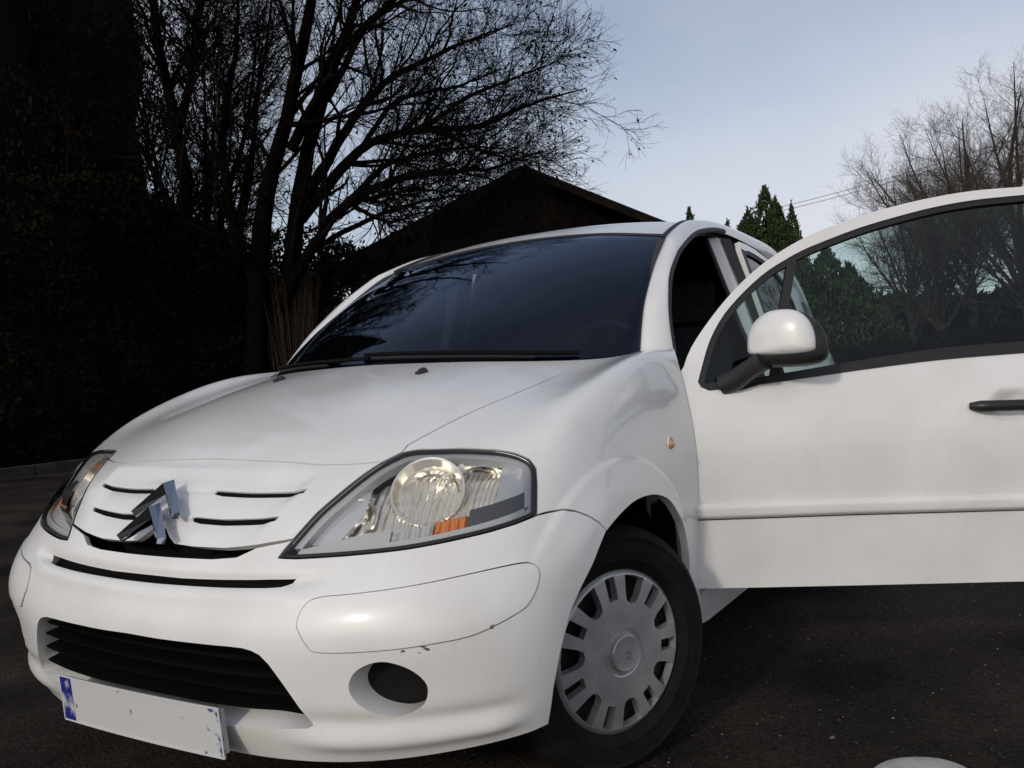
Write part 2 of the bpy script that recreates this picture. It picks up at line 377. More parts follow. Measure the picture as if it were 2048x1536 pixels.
LIMBS = {
 'tree_left_stem': [
  ([(-7.8, -10.6, 1.13), (-8.04, -10.27, 3.89), (-8.01, -10.36, 5.28), (-8.07, -10.7, 6.93), (-8.19, -10.93, 8.78), (-8.36, -11.09, 11.01)], 0.160),
  ([(-7.99, -10.39, 4.88), (-8.08, -9.88, 6.09), (-8.02, -9.61, 7.13), (-8.05, -9.2, 8.6)], 0.090),
  ([(-8.03, -10.29, 3.4), (-7.9, -10.92, 4.7), (-7.91, -11.73, 5.94), (-7.86, -12.63, 7.33)], 0.060),
 ],
 'bigtree': [
  ([(-8.17, -9.19, 0.74), (-8.36, -8.94, 3.51), (-8.46, -8.42, 5.02), (-8.49, -8.01, 6.1), (-8.55, -7.55, 7.53), (-8.56, -7.2, 9.68)], 0.200),
  ([(-8.5, -9.03, 0.71), (-8.84, -8.53, 3.75), (-9.28, -8.24, 5.56), (-9.7, -7.94, 6.76), (-10.15, -7.62, 8.32), (-10.73, -7.29, 10.41)], 0.180),
  ([(-8.47, -8.72, 2.14), (-8.62, -7.92, 3.25), (-8.64, -7.3, 3.67), (-8.72, -6.39, 3.9), (-8.85, -5.58, 3.92), (-9.05, -4.86, 3.95), (-9.12, -4.56, 4.05), (-9.21, -4.2, 4.11)], 0.110),
  ([(-8.76, -8.46, 3.57), (-9.22, -7.53, 4.61), (-9.68, -6.57, 4.89), (-10.0, -5.84, 4.86), (-10.28, -5.17, 5.09), (-10.47, -4.65, 5.24), (-10.66, -4.14, 5.33)], 0.100),
  ([(-8.89, -8.45, 3.91), (-9.37, -8.06, 4.9), (-9.9, -7.59, 5.83), (-10.59, -6.83, 6.47), (-11.12, -6.35, 6.79), (-11.52, -5.88, 6.98)], 0.100),
  ([(-8.5, -8.34, 4.62), (-8.57, -7.48, 5.85), (-8.66, -6.55, 6.41), (-8.78, -5.78, 6.83), (-9.02, -4.8, 7.28)], 0.090),
  ([(-8.68, -7.44, 3.65), (-9.21, -6.94, 4.28), (-9.78, -6.38, 4.52), (-10.24, -6.01, 4.61), (-10.74, -5.56, 4.56)], 0.060),
  ([(-8.18, -9.24, 2.97), (-7.95, -9.27, 4.68), (-7.97, -8.88, 6.16), (-7.95, -8.58, 7.75)], 0.090),
  ([(-8.75, -8.27, 3.07), (-9.48, -7.84, 3.49), (-10.24, -7.36, 3.81), (-10.83, -6.95, 3.94), (-11.44, -6.52, 4.07), (-11.98, -6.01, 4.2)], 0.050),
  ([(-9.28, -8.24, 5.56), (-10.01, -7.83, 6.82), (-10.88, -7.16, 7.61), (-11.85, -6.32, 8.08)], 0.070),
  ([(-8.64, -7.3, 3.67), (-8.63, -6.73, 3.33), (-8.65, -6.1, 3.32), (-8.75, -5.55, 3.43)], 0.040),
  ([(-8.98, -8.28, 2.93), (-9.71, -7.84, 3.1), (-10.56, -7.2, 3.62), (-11.34, -6.68, 3.82)], 0.040),
  ([(-8.64, -7.3, 3.67), (-8.95, -6.39, 3.73), (-9.09, -5.77, 3.62), (-9.14, -5.28, 3.49)], 0.045),
  ([(-9.68, -6.57, 4.89), (-10.36, -6.0, 4.56), (-10.82, -5.81, 4.49), (-11.29, -5.6, 4.46)], 0.040),
  ([(-9.22, -7.53, 4.61), (-9.25, -6.71, 5.17), (-9.31, -5.82, 5.2), (-9.24, -5.15, 5.19), (-9.21, -4.62, 5.25)], 0.050),
  ([(-9.68, -6.57, 4.89), (-10.48, -6.21, 5.48), (-11.22, -5.76, 5.94), (-11.88, -5.44, 6.21), (-12.29, -5.15, 6.43)], 0.045),
  ([(-8.46, -8.42, 5.02), (-8.3, -7.51, 4.89), (-8.37, -6.42, 4.84), (-8.41, -5.56, 4.79)], 0.050),
 ],
 'birch': [
  ([(-7.06, -8.72, 0.78), (-7.12, -8.65, 2.24), (-7.2, -8.56, 4.05), (-7.29, -8.46, 5.5), (-7.37, -8.34, 6.59), (-7.45, -8.24, 8.04)], 0.040),
 ],
}
# ------------------------------------------------------------------ front body surface: C2 spline with relief
def _coef(P):
    n = len(P); A = np.zeros((n, n)); A[0, 0] = A[-1, -1] = 1
    for i in range(1, n - 1): A[i, i - 1:i + 2] = (1 / 6, 4 / 6, 1 / 6)
    return np.linalg.solve(A, P.reshape(n, -1)).reshape(P.shape)
_full = np.concatenate([(NOSE * [1, -1, 1])[:, :0:-1], NOSE], 1)
_K = np.swapaxes(_coef(np.swapaxes(_coef(_full), 0, 1)), 0, 1)
_K = np.concatenate([2 * _K[:1] - _K[1:2], _K, 2 * _K[-1:] - _K[-2:-1]], 0)
_K = np.concatenate([2 * _K[:, :1] - _K[:, 1:2], _K, 2 * _K[:, -1:] - _K[:, -2:-1]], 1)
def _basis(f):
    return np.stack([(1 - f) ** 3, 3 * f ** 3 - 6 * f * f + 4, -3 * f ** 3 + 3 * f * f + 3 * f + 1, f ** 3], -1) / 6
def nose_base(u, v):
    uu = np.clip(u + 9, -.3, 18.3); vv = np.clip(v, -.3, 10.3)
    i = np.clip(np.floor(uu).astype(int), 0, 17); j = np.clip(np.floor(vv).astype(int), 0, 9)
    bu, bv = _basis(uu - i), _basis(vv - j)
    out = 0
    for a in range(4):
        for b in range(4):
            out = out + _K[j + b, i + a] * (bu[..., a] * bv[..., b])[..., None]
    return out
SLOT_V = (5.225, 5.80, 6.42, 7.02)
def relief(P, u, v):
    """height of pressed-in detail above the base surface"""
    x, y, z = P[..., 0], np.abs(P[..., 1]), P[..., 2]
    au = np.abs(u)
    # flared wheel arch
    r = np.hypot(x + .005, z - .295); ph = np.degrees(np.arctan2(z - .295, x + .005))
    rc = .461 + .0009 * (90 - ph)
    fl = ((.0065 * sstep(0, .021, rc - r)) + .010 * sstep(0, .10, rc - r)) * sstep(28, 50, ph) * (1 - sstep(150, 178, ph)) * sstep(.68, .75, y)
    h = fl
    # louvres of the upper grille: every blade leans back towards its top
    ue = np.interp(v, (5.2, 5.8, 6.42, 7.0), (1.38, 1.50, 1.70, 1.85))
    msk = (1 - sstep(-.24, 0., au - ue)) * sstep(5.15, 5.2, v) * (1 - sstep(6.85, 6.98, v))
    sv = (np.interp(au, (0, 1., 1.42), (5.20, 5.22, 5.30)), np.interp(au, (0., .82, 1.55), (5.785, 5.785, 5.872)), np.interp(au, (0., .97, 1.75), (6.395, 6.41, 6.46)), np.full_like(v, 7.02))
    fr = np.zeros_like(v)
    for a, b in zip(sv[:-1], sv[1:]):
        fr = np.where((v >= a) & (v < b), (v - a) / (b - a), fr)
    saw = -.012 * fr ** 1.6 - .002
    saw = np.where(v > sv[2], -.008 * (1 - sstep(.35, .95, fr)), saw)
    h = h + msk * saw
    # boss under the emblem
    h = h + .016 * np.exp(-(u / .7) ** 2) * sstep(5.0, 5.6, v) * (1 - sstep(6.4, 7.1, v))
    # groove along the air slot on top of the bumper, ledge below it
    vs = 4.47 + .035 * au ** 1.5
    side = 1 - sstep(1.9, 2.5, au)
    h = h + side * (-.012 * np.exp(-((v - vs) / .16) ** 2) + .005 * np.exp(-((v - vs + .42) / .22) ** 2))
    # chin spoiler: hollow above, rolled edge below
    cs = sstep(1.6, 2.6, au) * (1 - sstep(4.7, 5.5, au))
    h = h + cs * (-.006 * np.exp(-((v - 1.12) / .22) ** 2) + .009 * np.exp(-((v - .62) / .26) ** 2))
    # soft bead round the lower intake
    return h
def nose(u, v, off=0., raw=False):
    u = np.asarray(u, float); v = np.asarray(v, float)
    P = nose_base(u, v)
    e = 2e-3
    du = nose_base(u + e, v) - nose_base(u - e, v); dv = nose_base(u, v + e) - nose_base(u, v - e)
    n = np.cross(du, dv); n /= np.linalg.norm(n, axis=-1, keepdims=True)
    off = np.asarray(off, float)
    if off.ndim: off = off[..., None]
    if raw: return P + n * off
    return P + n * (relief(P, u, v)[..., None] + off)

class Surf:
    """parametric surface f(u, v, off) with outward normal = du x dv * sgn"""
    def __init__(s, f, sgn=1, e=2e-3): s.f, s.sgn, s.e = f, sgn, e
    def pos(s, uv, off=0.): return s.f(uv[:, 0], uv[:, 1], off)
    def jac(s, uv, off=0.):
        e = s.e
        a = (s.f(uv[:, 0] + e, uv[:, 1], off) - s.f(uv[:, 0] - e, uv[:, 1], off)) / (2 * e)
        b = (s.f(uv[:, 0], uv[:, 1] + e, off) - s.f(uv[:, 0], uv[:, 1] - e, off)) / (2 * e)
        return a, b
    def normal(s, uv, off=0.):
        a, b = s.jac(uv, off); n = np.cross(a, b) * s.sgn
        return n / (np.linalg.norm(n, axis=1, keepdims=True) + 1e-12)

def poly_area(L):
    x, y = L[:, 0], L[:, 1]
    return .5 * np.sum(x * np.roll(y, -1) - np.roll(x, -1) * y)
def inside(pts, loop):
    x, y = pts[:, 0], pts[:, 1]; r = np.zeros(len(pts), bool)
    n = len(loop)
    for i in range(n):
        x1, y1 = loop[i]; x2, y2 = loop[(i + 1) % n]
        if y1 == y2: continue
        k = ((y1 > y) != (y2 > y)) & (x < (x2 - x1) * (y - y1) / (y2 - y1) + x1)
        r ^= k
    return r
def densify(surf, loop, step=.012, curve=False):
    """insert points along each edge so that 3-D spacing is <= step"""
    loop = np.asarray(loop, float); out = []
    n = len(loop)
    P = surf.pos(loop)
    for i in range(n):
        a, b = loop[i], loop[(i + 1) % n]
        k = max(1, int(math.ceil(np.linalg.norm(P[i] - P[(i + 1) % n]) / step)))
        for q in range(k): out.append(a + (b - a) * q / k)
    return np.array(out)
def inset(surf, loop, d):
    """move a closed uv loop inwards by d metres (negative: outwards)"""
    loop = np.asarray(loop, float)
    P = surf.pos(loop); n = surf.normal(loop)
    t = np.roll(P, -1, 0) - np.roll(P, 1, 0); t /= np.linalg.norm(t, axis=1, keepdims=True) + 1e-12
    b = np.cross(n, t) * (1 if poly_area(loop) > 0 else -1) * surf.sgn
    ja, jb = surf.jac(loop)
    out = loop.copy()
    for i in range(len(loop)):
        J = np.stack([ja[i], jb[i]], 1)
        duv = np.linalg.lstsq(J, b[i] * d, rcond=None)[0]
        out[i] += duv
    return out
def trim(surf, outer, holes=(), step=.014, lat=(.09, .09), off=0., flange=.014, hole_flange=.02, back=None, band=None):
    """mesh of a surface trimmed by uv loops; returns V, F, N (smooth analytic normals, flanges folded in along -normal)"""
    loops = [np.asarray(outer)] + [np.asarray(h) for h in holes]
    loops = [densify(surf, l, step) for l in loops]
    if band is not None:                       # ring between the loop and its inset
        loops = [loops[0], inset(surf, loops[0], band)]
    pts = []; edges = []
    for l in loops:
        b = len(pts); pts += [tuple(p) for p in l]; edges += [(b + i, b + (i + 1) % len(l)) for i in range(len(l))]
    O = loops[0]
    if band is None:
        gx = np.arange(O[:, 0].min() + lat[0] * .5, O[:, 0].max(), lat[0]); gy = np.arange(O[:, 1].min() + lat[1] * .5, O[:, 1].max(), lat[1])
        g = np.stack(np.meshgrid(gx, gy), -1).reshape(-1, 2)
        k = inside(g, O)
        for h in loops[1:]: k &= ~inside(g, h)
        g = g[k]
        allb = np.concatenate(loops)
        sc = np.array(lat)
        keep = np.array([np.min(np.abs((allb - q) / sc).max(1)) > .42 for q in g]) if len(g) else np.zeros(0, bool)
        pts += [tuple(p) for p in g[keep]] if len(g) else []
    res = delaunay_2d_cdt([Vector(p) for p in pts], edges, [], 0, 1e-7)
    uv = np.array([tuple(p) for p in res[0]]); tri = np.array([f for f in res[2] if len(f) == 3])
    c = uv[tri].mean(1)
    k = inside(c, O)
    for h in loops[1:]: k &= ~inside(c, h)
    tri = tri[k]
    a = uv[tri]; ar = (a[:, 1, 0] - a[:, 0, 0]) * (a[:, 2, 1] - a[:, 0, 1]) - (a[:, 1, 1] - a[:, 0, 1]) * (a[:, 2, 0] - a[:, 0, 0])
    fl = ar * surf.sgn < 0
    tri[fl] = tri[fl][:, ::-1]
    V = surf.pos(uv, off); N = surf.normal(uv, off); F = [tuple(t) for t in tri]
    V = list(V); N = list(N)
    for li, l in enumerate(loops):
        dep = flange if li == 0 else (hole_flange[li - 1] if hasattr(hole_flange, '__len__') else hole_flange)
        if not dep: continue
        P = surf.pos(l, off); n = surf.normal(l, off)
        m_ = len(l)
        t = np.roll(P, -1, 0) - np.roll(P, 1, 0); t /= np.linalg.norm(t, axis=1, keepdims=True) + 1e-12
        w = np.cross(t, n) * (1 if poly_area(l) > 0 else -1) * surf.sgn * (1 if li == 0 else -1)
        b = len(V)
        V += list(P) + list(P - n * dep); N += list(w) + list(w)
        flip = (poly_area(l) > 0) ^ (li > 0) ^ (surf.sgn < 0)
        for i in range(m_):
            j = (i + 1) % m_
            q = (b + i, b + m_ + i, b + m_ + j, b + j)
            F.append(q if flip else q[::-1])
    return np.array(V), F, np.array(N)
def mirrored(V, F, N):
    return V * [1, -1, 1], [tuple(f)[::-1] for f in F], N * [1, -1, 1]
def panel(name, mt, parent, *a, mirror=False, both=False, **k):
    V, F, N = trim(*a, **k)
    o = []
    if not mirror or both: o.append(add(name, V, F, mt, parent, True, N))
    if mirror or both:
        o.append(add(name, *mirrored(V, F, N)[:2], mt, parent, True, mirrored(V, F, N)[2]))
    return o
S = Surf(nose)
SRAW = Surf(lambda u, v, off=0.: nose(u, v, off, True))

car = empty("parked_car")
tag(car, "white five-door hatchback parked on the dark asphalt, driver's door swung open", "car")

# feature lines
LAMP = np.array(TR['lamp']); 
def mir(L): return [(-a, b) for a, b in L][::-1]
def pos_half(L): return [p for p in L if p[0] >= 0]
def lamp_edge(i, j): return [tuple(p) for p in LAMP[i:j + 1]]
lamp_idx_hood = 5      # where the bonnet's front edge meets the lamp
lamp_idx_peak = 6
lamp_idx_out = 14      # lower outer corner
BTOP = TR['btop']; BARCH = TR['barch']
lamp_low = [tuple(p) for p in LAMP[lamp_idx_out:]] + [tuple(LAMP[0])]      # outer corner -> inner tip
s3b = [(0., 4.985), (.356, 4.989), (.891, 5.01), (1.2, 5.075), (1.403, 5.285), (1.554, 5.345), (1.815, 5.43)]
s3t = [(.55, 5.225), (.983, 5.237), (1.401, 5.323), (1.554, 5.375), (1.815, 5.45)]
HF = [(0., 7.15), (.615, 7.116), (1.261, 7.072), (1.683, 7.02), (2.097, 7.021), (2.514, 7.057)]
HG = [tuple(LAMP[6])] + TR['hoodg'][1:-1] + [(5.25, 9.80), (5.55, 10.0)]
e0 = tuple(LAMP[0]); e1 = (1.815, 5.44)

# --- front bumper
bot = [(5.672, .06), (5.4, .0), (4.5, .0), (3.5, 0.), (2.5, 0.), (1.5, 0.), (.7, 0.), (0., 0.)]
half = s3b + [e0] + lamp_low[::-1][1:] + BTOP[1:] + BARCH[1:-1] + bot
half = half[:-1] + [(0., 0.)]
bump_loop = [(-a, b) for a, b in half[1:-1]][::-1]
bump_loop = half + bump_loop
gr = [(0., 2.845), (.437, 2.826), (1.055, 2.832), (1.40, 2.835), (1.56, 2.825), (1.665, 2.775), (1.759, 2.679), (1.854, 2.463), (2.067, 1.738), (2.25, 1.12), (2.27, 1.02), (2.20, .96), (1.991, .932), (1.331, .85), (.6, .80), (0., .79)]
grille_hole = gr + [(-a, b) for a, b in gr[1:-1]][::-1]
ls = [(0., 4.53), (.55, 4.53), (1.15, 4.575), (1.689, 4.621), (1.99, 4.635), (1.96, 4.54), (1.86, 4.41), (1.7, 4.375), (1.197, 4.341), (.277, 4.30), (0., 4.297)]
low_slot = ls + [(-a, b) for a, b in ls[1:-1]][::-1]
fog_c = np.array((3.275, 1.875))
def closed(L, n):
    L = [tuple(p) for p in L]; k = len(L); P = np.array(L[-3:] + L + L[:3], float)
    D = crs(P, np.linspace(3, 3 + k, 40 * k)); s_ = np.r_[0, np.cumsum(np.linalg.norm(np.diff(D, axis=0), axis=1))]
    q = np.linspace(0, s_[-1], n + 1)[:-1]
    return np.stack([np.interp(q, s_, D[:, a]) for a in (0, 1)], 1)
fog = closed(TR['fog'], 48)
strip = closed(TR['strip'], 100)
bl = inset(S, densify(S, bump_loop, .02), .0022)
mirl = lambda L: np.array(L)[::-1] * [-1, 1]
holes = [grille_hole, low_slot, fog, mirl(fog), strip, mirl(strip)]
bumper = panel("front_bumper", BUMPER_PAINT, car, S, bl, holes, hole_flange=[.05, .03, 0, 0, .012, .012], flange=.016, lat=(.07, .065), step=.012)[0]
for L_, sg in ((strip, 1), (mirl(strip), -1)):
    ll = inset(S, densify(S, L_, .01), .0030)
    cu, cv = ll.mean(0)
    def f_strip(u, v, off=0.):
        P = nose(u, v, 0.); base = nose_base(u, v)
        return nose(u, v, off + .003)
    V, F, N = trim(Surf(f_strip), ll, lat=(.08, .07), flange=.012)
    add("bumper_moulding", V, F, BUMPER_PAINT, bumper, True, N)
# backing of the moulding groove
for L_ in (strip, mirl(strip)):
    V, F, N = trim(SRAW, inset(S, L_, -.004), off=-.0075, flange=0, lat=(.2, .2)); add("moulding_backing", V, F, VOID, bumper, True, N)

# --- upper grille panel with louvre slots; notch behind the lower chevron
notch = [(0., 5.66), (.08, 5.56), (.20, 5.36), (.29, 5.25)]
gh = notch + s3t + [tuple(p) for p in LAMP[1:6]] + HF[::-1][1:]
# the lamp edge runs from the tip upwards, so start above the seam
gh = notch + s3t[:-1] + [(1.822, 5.452)] + [tuple(p) for p in LAMP[2:6]] + HF[::-1][1:]
grille_loop = gh + [(-a, b) for a, b in gh[1:-1]][::-1]
def slot_poly(line, half_w, u0, u1):
    L = np.array(line); us = np.linspace(u0, u1, 12); vs = np.interp(us, L[:, 0], L[:, 1])
    w = half_w * np.clip(np.minimum((us - u0) / .12 + .35, 1), .35, 1)
    w2 = half_w * np.ones_like(us); 
    up = list(zip(us, vs + w2 * .9)); dn = list(zip(us[::-1] - .03, (vs - w)[::-1]))
    return np.array(up + dn)
sl1 = [(0., 6.395), (.97, 6.41), (1.75, 6.46)]; sl2 = [(0., 5.785), (.82, 5.785), (1.55, 5.872)]
gholes = []
for ln, u0, u1 in ((sl1, .50, 1.73), (sl2, .42, 1.53)):
    q = slot_poly(ln, .050, u0, u1); gholes += [q, mirl(q)]
gl_ = inset(S, densify(S, grille_loop, .02), .0018)
grille_panel = panel("upper_grille", PAINT, car, S, gl_, gholes, hole_flange=.005, flange=.014, lat=(.07, .06), step=.010)[0]

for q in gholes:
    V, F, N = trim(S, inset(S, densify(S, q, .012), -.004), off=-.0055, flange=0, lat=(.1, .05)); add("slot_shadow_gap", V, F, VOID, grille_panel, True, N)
V, F, N = trim(S, inset(S, densify(S, low_slot, .012), -.004), off=-.016, flange=0, lat=(.1, .06)); add("slot_backing", V, F, VOID, bumper, True, N)
# --- bonnet
hh = HF + [tuple(LAMP[6])] + HG[1:] + [(5.0, 10.), (4., 10.), (3., 10.), (2., 10.), (1., 10.), (0., 10.)]
hood_loop = hh + [(-a, b) for a, b in hh[1:-1]][::-1]
hl = inset(S, densify(S, hood_loop, .02), .002)
hood = panel("bonnet", PAINT, car, S, hl, lat=(.11, .09), flange=.016)[0]

# --- front wings
FARCH = TR['farch']
arch = resample(np.array([(6.529, 4.44), (6.784, 4.70), (7.072, 4.869), (7.426, 4.831), (7.763, 4.561), (8.04, 4.05), (8.263, 3.52), (8.43, 2.787), (8.50, 2.1), (8.50, 1.2), (8.47, .25)]), 60)
wing = [tuple(p) for p in LAMP[6:15]] + BTOP[1:-1] + [tuple(p) for p in arch] + [(8.5, 0.12), (9., .12)] + [(9., float(q)) for q in np.linspace(.6, 9.6, 19)] + [(9., 10.), (8., 10.), (7., 10.), (6.2, 10.)] + HG[::-1][:-1]
wl_ = inset(S, densify(S, wing, .02), .002)
wings = panel("front_wing", PAINT, car, S, wl_, lat=(.05, .05), flange=.02, both=True, step=.012)

# --- dark structure behind the seams and intakes
gu, gv = np.meshgrid(np.linspace(-5.5, 5.5, 70), np.linspace(0., 9.9, 50))
Pn = nose(gu.ravel(), gv.ravel(), -.105, True)
idx = np.arange(70 * 50).reshape(50, 70)
Fq = np.stack([idx[:-1, :-1].ravel(), idx[:-1, 1:].ravel(), idx[1:, 1:].ravel(), idx[1:, :-1].ravel()], 1)
add("inner_front_structure", Pn, Fq, VOID, car)
# wheel-arch liners
for sy in (1, -1):
    for cx in (-.005, -2.46):
        V = []; F = []
        A = np.linspace(-.02, math.pi + .1, 30)
        prof = [(.372, .77), (.372, .44), (.10, .44)]
        for a in A:
            for r, y in prof: V.append((cx + r * math.cos(a), sy * y, .295 + r * math.sin(a)))
        for i in range(29):
            for j in range(2): F.append((i * 3 + j, i * 3 + j + 1, i * 3 + 4 + j, i * 3 + 3 + j))
        add("wheel_arch_liner", np.array(V), F, VOID, car)
# lower intake: dark mesh back and horizontal blades
V, F, N = trim(SRAW, inset(S, densify(S, grille_hole, .02), -.006), off=-.06, flange=0, lat=(.2, .2)); add("intake_backing", V, F, VOID, bumper, True, N)
for vv in (1.25, 1.68, 2.10, 2.50):
    ue = np.interp(vv, (.95, 1.738, 2.463, 2.8), (2.26, 2.05, 1.84, 1.62)) - .03
    us = np.linspace(-ue, ue, 34); V = []; F = []
    for u_ in us:
        for off, dv in ((-.018, .028), (-.018, -.028), (-.055, -.045), (-.055, .045)):
            V.append(nose(np.array([u_]), np.array([vv + dv]), off, True)[0])
    for i in range(33):
        for j in range(4): F.append((i * 4 + j, i * 4 + (j + 1) % 4, i * 4 + 4 + (j + 1) % 4, i * 4 + 4 + j))
    add("intake_blade", np.array(V), F, mat("intake_black", (.004, .004, .004), .8, spec=.05), bumper, False)
# fog-lamp tunnels: white wall running straight back, dark plug
for sg in (1, -1):
    P = nose(fog[:, 0], fog[:, 1], 0.); n_ = nose(fog[:, 0], fog[:, 1], .01) - P
    d_ = np.array((-1., -.12, 0)); V = []; F = []
    n = len(P)
    rings = [(0, 1.0), (.018, .97), (.05, .95), (.062, .95)]
    c = P.mean(0)
    for dd, sc in rings: V += list(c + (P - c) * sc + d_ * dd)
    for k in range(3):
        for i in range(n): F.append((k * n + i, k * n + (i + 1) % n, (k + 1) * n + (i + 1) % n, (k + 1) * n + i))
    V = np.array(V) * [1, sg, 1]
    add("fog_lamp_surround", V, F, BUMPER_PAINT, bumper)
    cap = (c + (P - c) * .955 + d_ * .058) * [1, sg, 1]
    add("fog_lamp_blank", cap, [tuple(range(n))], mat("blank_black", (.006, .006, .006), .6, spec=.2), bumper, False)
# ------------------------------------------------------------------ emblem, plate, small fittings on the nose
nE = Vector((.76, 0, .65)).normalized(); tE = Vector((-nE.z, 0, nE.x)); yE = Vector((0, 1, 0))
emblem = None
BADGE = mat("sky_tinted_chrome", (.36, .41, .49), .10, 1.)  # chrome coloured dark blue-grey to stand in for reflected sky
for k, O in enumerate((Vector((.590, 0, .760)), Vector((.590, 0, .760)) + tE * -.060)):
    outer = [(-.077, -.080), (0, 0), (.077, -.080)]; inner = [(-.059, -.096), (0, -.040), (.059, -.096)]
    V = []; F = []
    for i in range(3):
        o_, i_ = Vector(outer[i]), Vector(inner[i])
        ridge = o_.lerp(i_, .56)
        for (q, h) in ((o_, 0. if i == 1 else -.003), (ridge, .020 if i == 1 else .008), (i_, 0. if i == 1 else -.003), (o_.lerp(i_, .6), -.028 if i == 1 else -.016)):
            V.append(O + yE * q.x + tE * q.y + nE * h)
    for i in range(2):
        for j in range(4): F.append((i * 4 + j, i * 4 + (j + 1) % 4, i * 4 + 4 + (j + 1) % 4, i * 4 + 4 + j))
    F += [(3, 2, 1, 0), (8, 9, 10, 11)]
    mb = MB().raw(V, F)
    if emblem is None:
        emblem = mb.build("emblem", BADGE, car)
        emblem["label"] = "upper chrome chevron of the badge"
    else:
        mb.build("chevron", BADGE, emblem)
# licence plate: slightly bowed plate on a holder, worn blue band, blank field
PLATE = mat("plate_field", (.52, .53, .55), .35, 0, .3)
def plate_nodes():
    nt = PLATE.node_tree; N = nt.nodes; L = nt.links; b = N["Principled BSDF"]
    t = N.new("ShaderNodeTexCoord"); sp = N.new("ShaderNodeSeparateXYZ"); L.new(t.outputs["Object"], sp.inputs[0])
    n = N.new("ShaderNodeTexNoise"); n.inputs["Scale"].default_value = 42; n.inputs["Detail"].default_value = 4; L.new(t.outputs["Object"], n.inputs["Vector"])
    # ghost of worn print: strongest close to the two ends of the plate
    e = N.new("ShaderNodeMath"); e.operation = 'ABSOLUTE'; L.new(sp.outputs["Y"], e.inputs[0])
    r = N.new("ShaderNodeMapRange"); r.inputs["From Min"].default_value = .15; r.inputs["From Max"].default_value = .26; r.inputs["To Min"].default_value = -.02; r.inputs["To Max"].default_value = .17
    L.new(e.outputs[0], r.inputs["Value"])
    a = N.new("ShaderNodeMath"); a.operation = 'ADD'; L.new(r.outputs["Result"], a.inputs[0]); L.new(n.outputs["Fac"], a.inputs[1])
    s = N.new("ShaderNodeMapRange"); s.inputs["From Min"].default_value = .665; s.inputs["From Max"].default_value = .76; L.new(a.outputs[0], s.inputs["Value"])
    mx = N.new("ShaderNodeMixRGB"); mx.inputs["Color1"].default_value = (.60, .61, .61, 1); mx.inputs["Color2"].default_value = (.07, .09, .26, 1)
    L.new(s.outputs["Result"], mx.inputs["Fac"]); L.new(mx.outputs["Color"], b.inputs["Base Color"])
plate_nodes()
def plate_strip(name, y0, y1, z0, z1, dx, th, mt, parent, bow=.10, bev=.0008):
    ys = np.linspace(y0, y1, 22); V = []; F = []
    for y in ys:
        xa, xb = (.717 - bow * y * y + dx + (z - .231) / .106 * .010 for z in (z0, z1))
        V += [(xa, y, z0), (xb, y, z1), (xb - th, y, z1), (xa - th, y, z0)]
    n = len(ys)
    for i in range(n - 1):
        for j in range(4): F.append((i * 4 + j, i * 4 + 4 + j, i * 4 + 4 + (j + 1) % 4, i * 4 + (j + 1) % 4))
    F += [(3, 2, 1, 0), tuple((n - 1) * 4 + j for j in range(4))]
    return MB().raw(V, F).build(name, mt, parent, bevel=bev)
holder = plate_strip("plate_holder", -.24, .2555, .240, .330, -.0035, .010, mat("holder_grey", (.50, .50, .49), .5), car)
plate = plate_strip("licence_plate", -.262, .256, .231, .335, .0, .003, PLATE, car); plate["label"] = "blank white licence plate with worn blue band"
BAND = mat("worn_blue_band", (.02, .03, .22), .4); noisy(BAND, (.015, .022, .21), (.50, .52, .56), 16, 5, .52, .62)
plate_strip("country_band", -.2585, -.218, .2345, .3315, .0012, .001, BAND, plate)
rimm = mat("plate_rim", (.62, .63, .64), .35)
plate_strip("plate_rim", -.262, .256, .3317, .3355, .0016, .002, rimm, plate, bev=0); plate_strip("plate_rim", -.262, .256, .2305, .2343, .0016, .002, rimm, plate, bev=0)
plate_strip("plate_rim", .2522, .2562, .2345, .3315, .0016, .002, rimm, plate, bev=0); plate_strip("plate_rim", -.262, -.2588, .2345, .3315, .0016, .002, rimm, plate, bev=0)

# washer jets, side repeaters
for sg in (1, -1):
    p = nose(np.array([sg * 1.455]), np.array([9.473]))[0]
    mb = MB()
    prof = [(.0, .010), (.007, .009), (.011, .005), (.012, -.004)]
    mb.lathe(prof, 14, 2)
    mb.box((.009, 0, .004), (.012, .012, .007))
    mb.move(Matrix.Translation(Vector(p)) @ Matrix.Rotation(rad(18), 4, 'Y') @ Matrix.Diagonal((1.5, 1.15, 1.2, 1)))
    mb.build("washer_jet", BLACK, hood, smooth=True)
for sg, w_ in ((1, wings[0]), (-1, wings[1])):
    p = nose(np.array([8.083]), np.array([5.858]))[0] * [1, sg, 1]
    mb = MB(); mb.lathe([(.0, .011), (.006, .0105), (.011, .007), (.0145, .001), (.0155, -.004)], 22, 1)
    if sg < 0: mb.move(Matrix.Diagonal((1, -1, 1, 1)))
    mb.move(Matrix.Translation(Vector(p)))
    lamp_r = mb.build("side_repeater", mat("repeater_amber", (.62, .36, .16), .16, .25, .8), w_, smooth=True, angle=80)
    mb = MB(); mb.lathe([(.0155, -.004), (.0175, .0016), (.0195, -.003)], 22, 1); mb.move(Matrix.Translation(Vector(p)) if sg > 0 else Matrix.Translation(Vector(p)) @ Matrix.Diagonal((1, -1, 1, 1)))
    mb.build("repeater_ring", PAINT, w_, smooth=True)

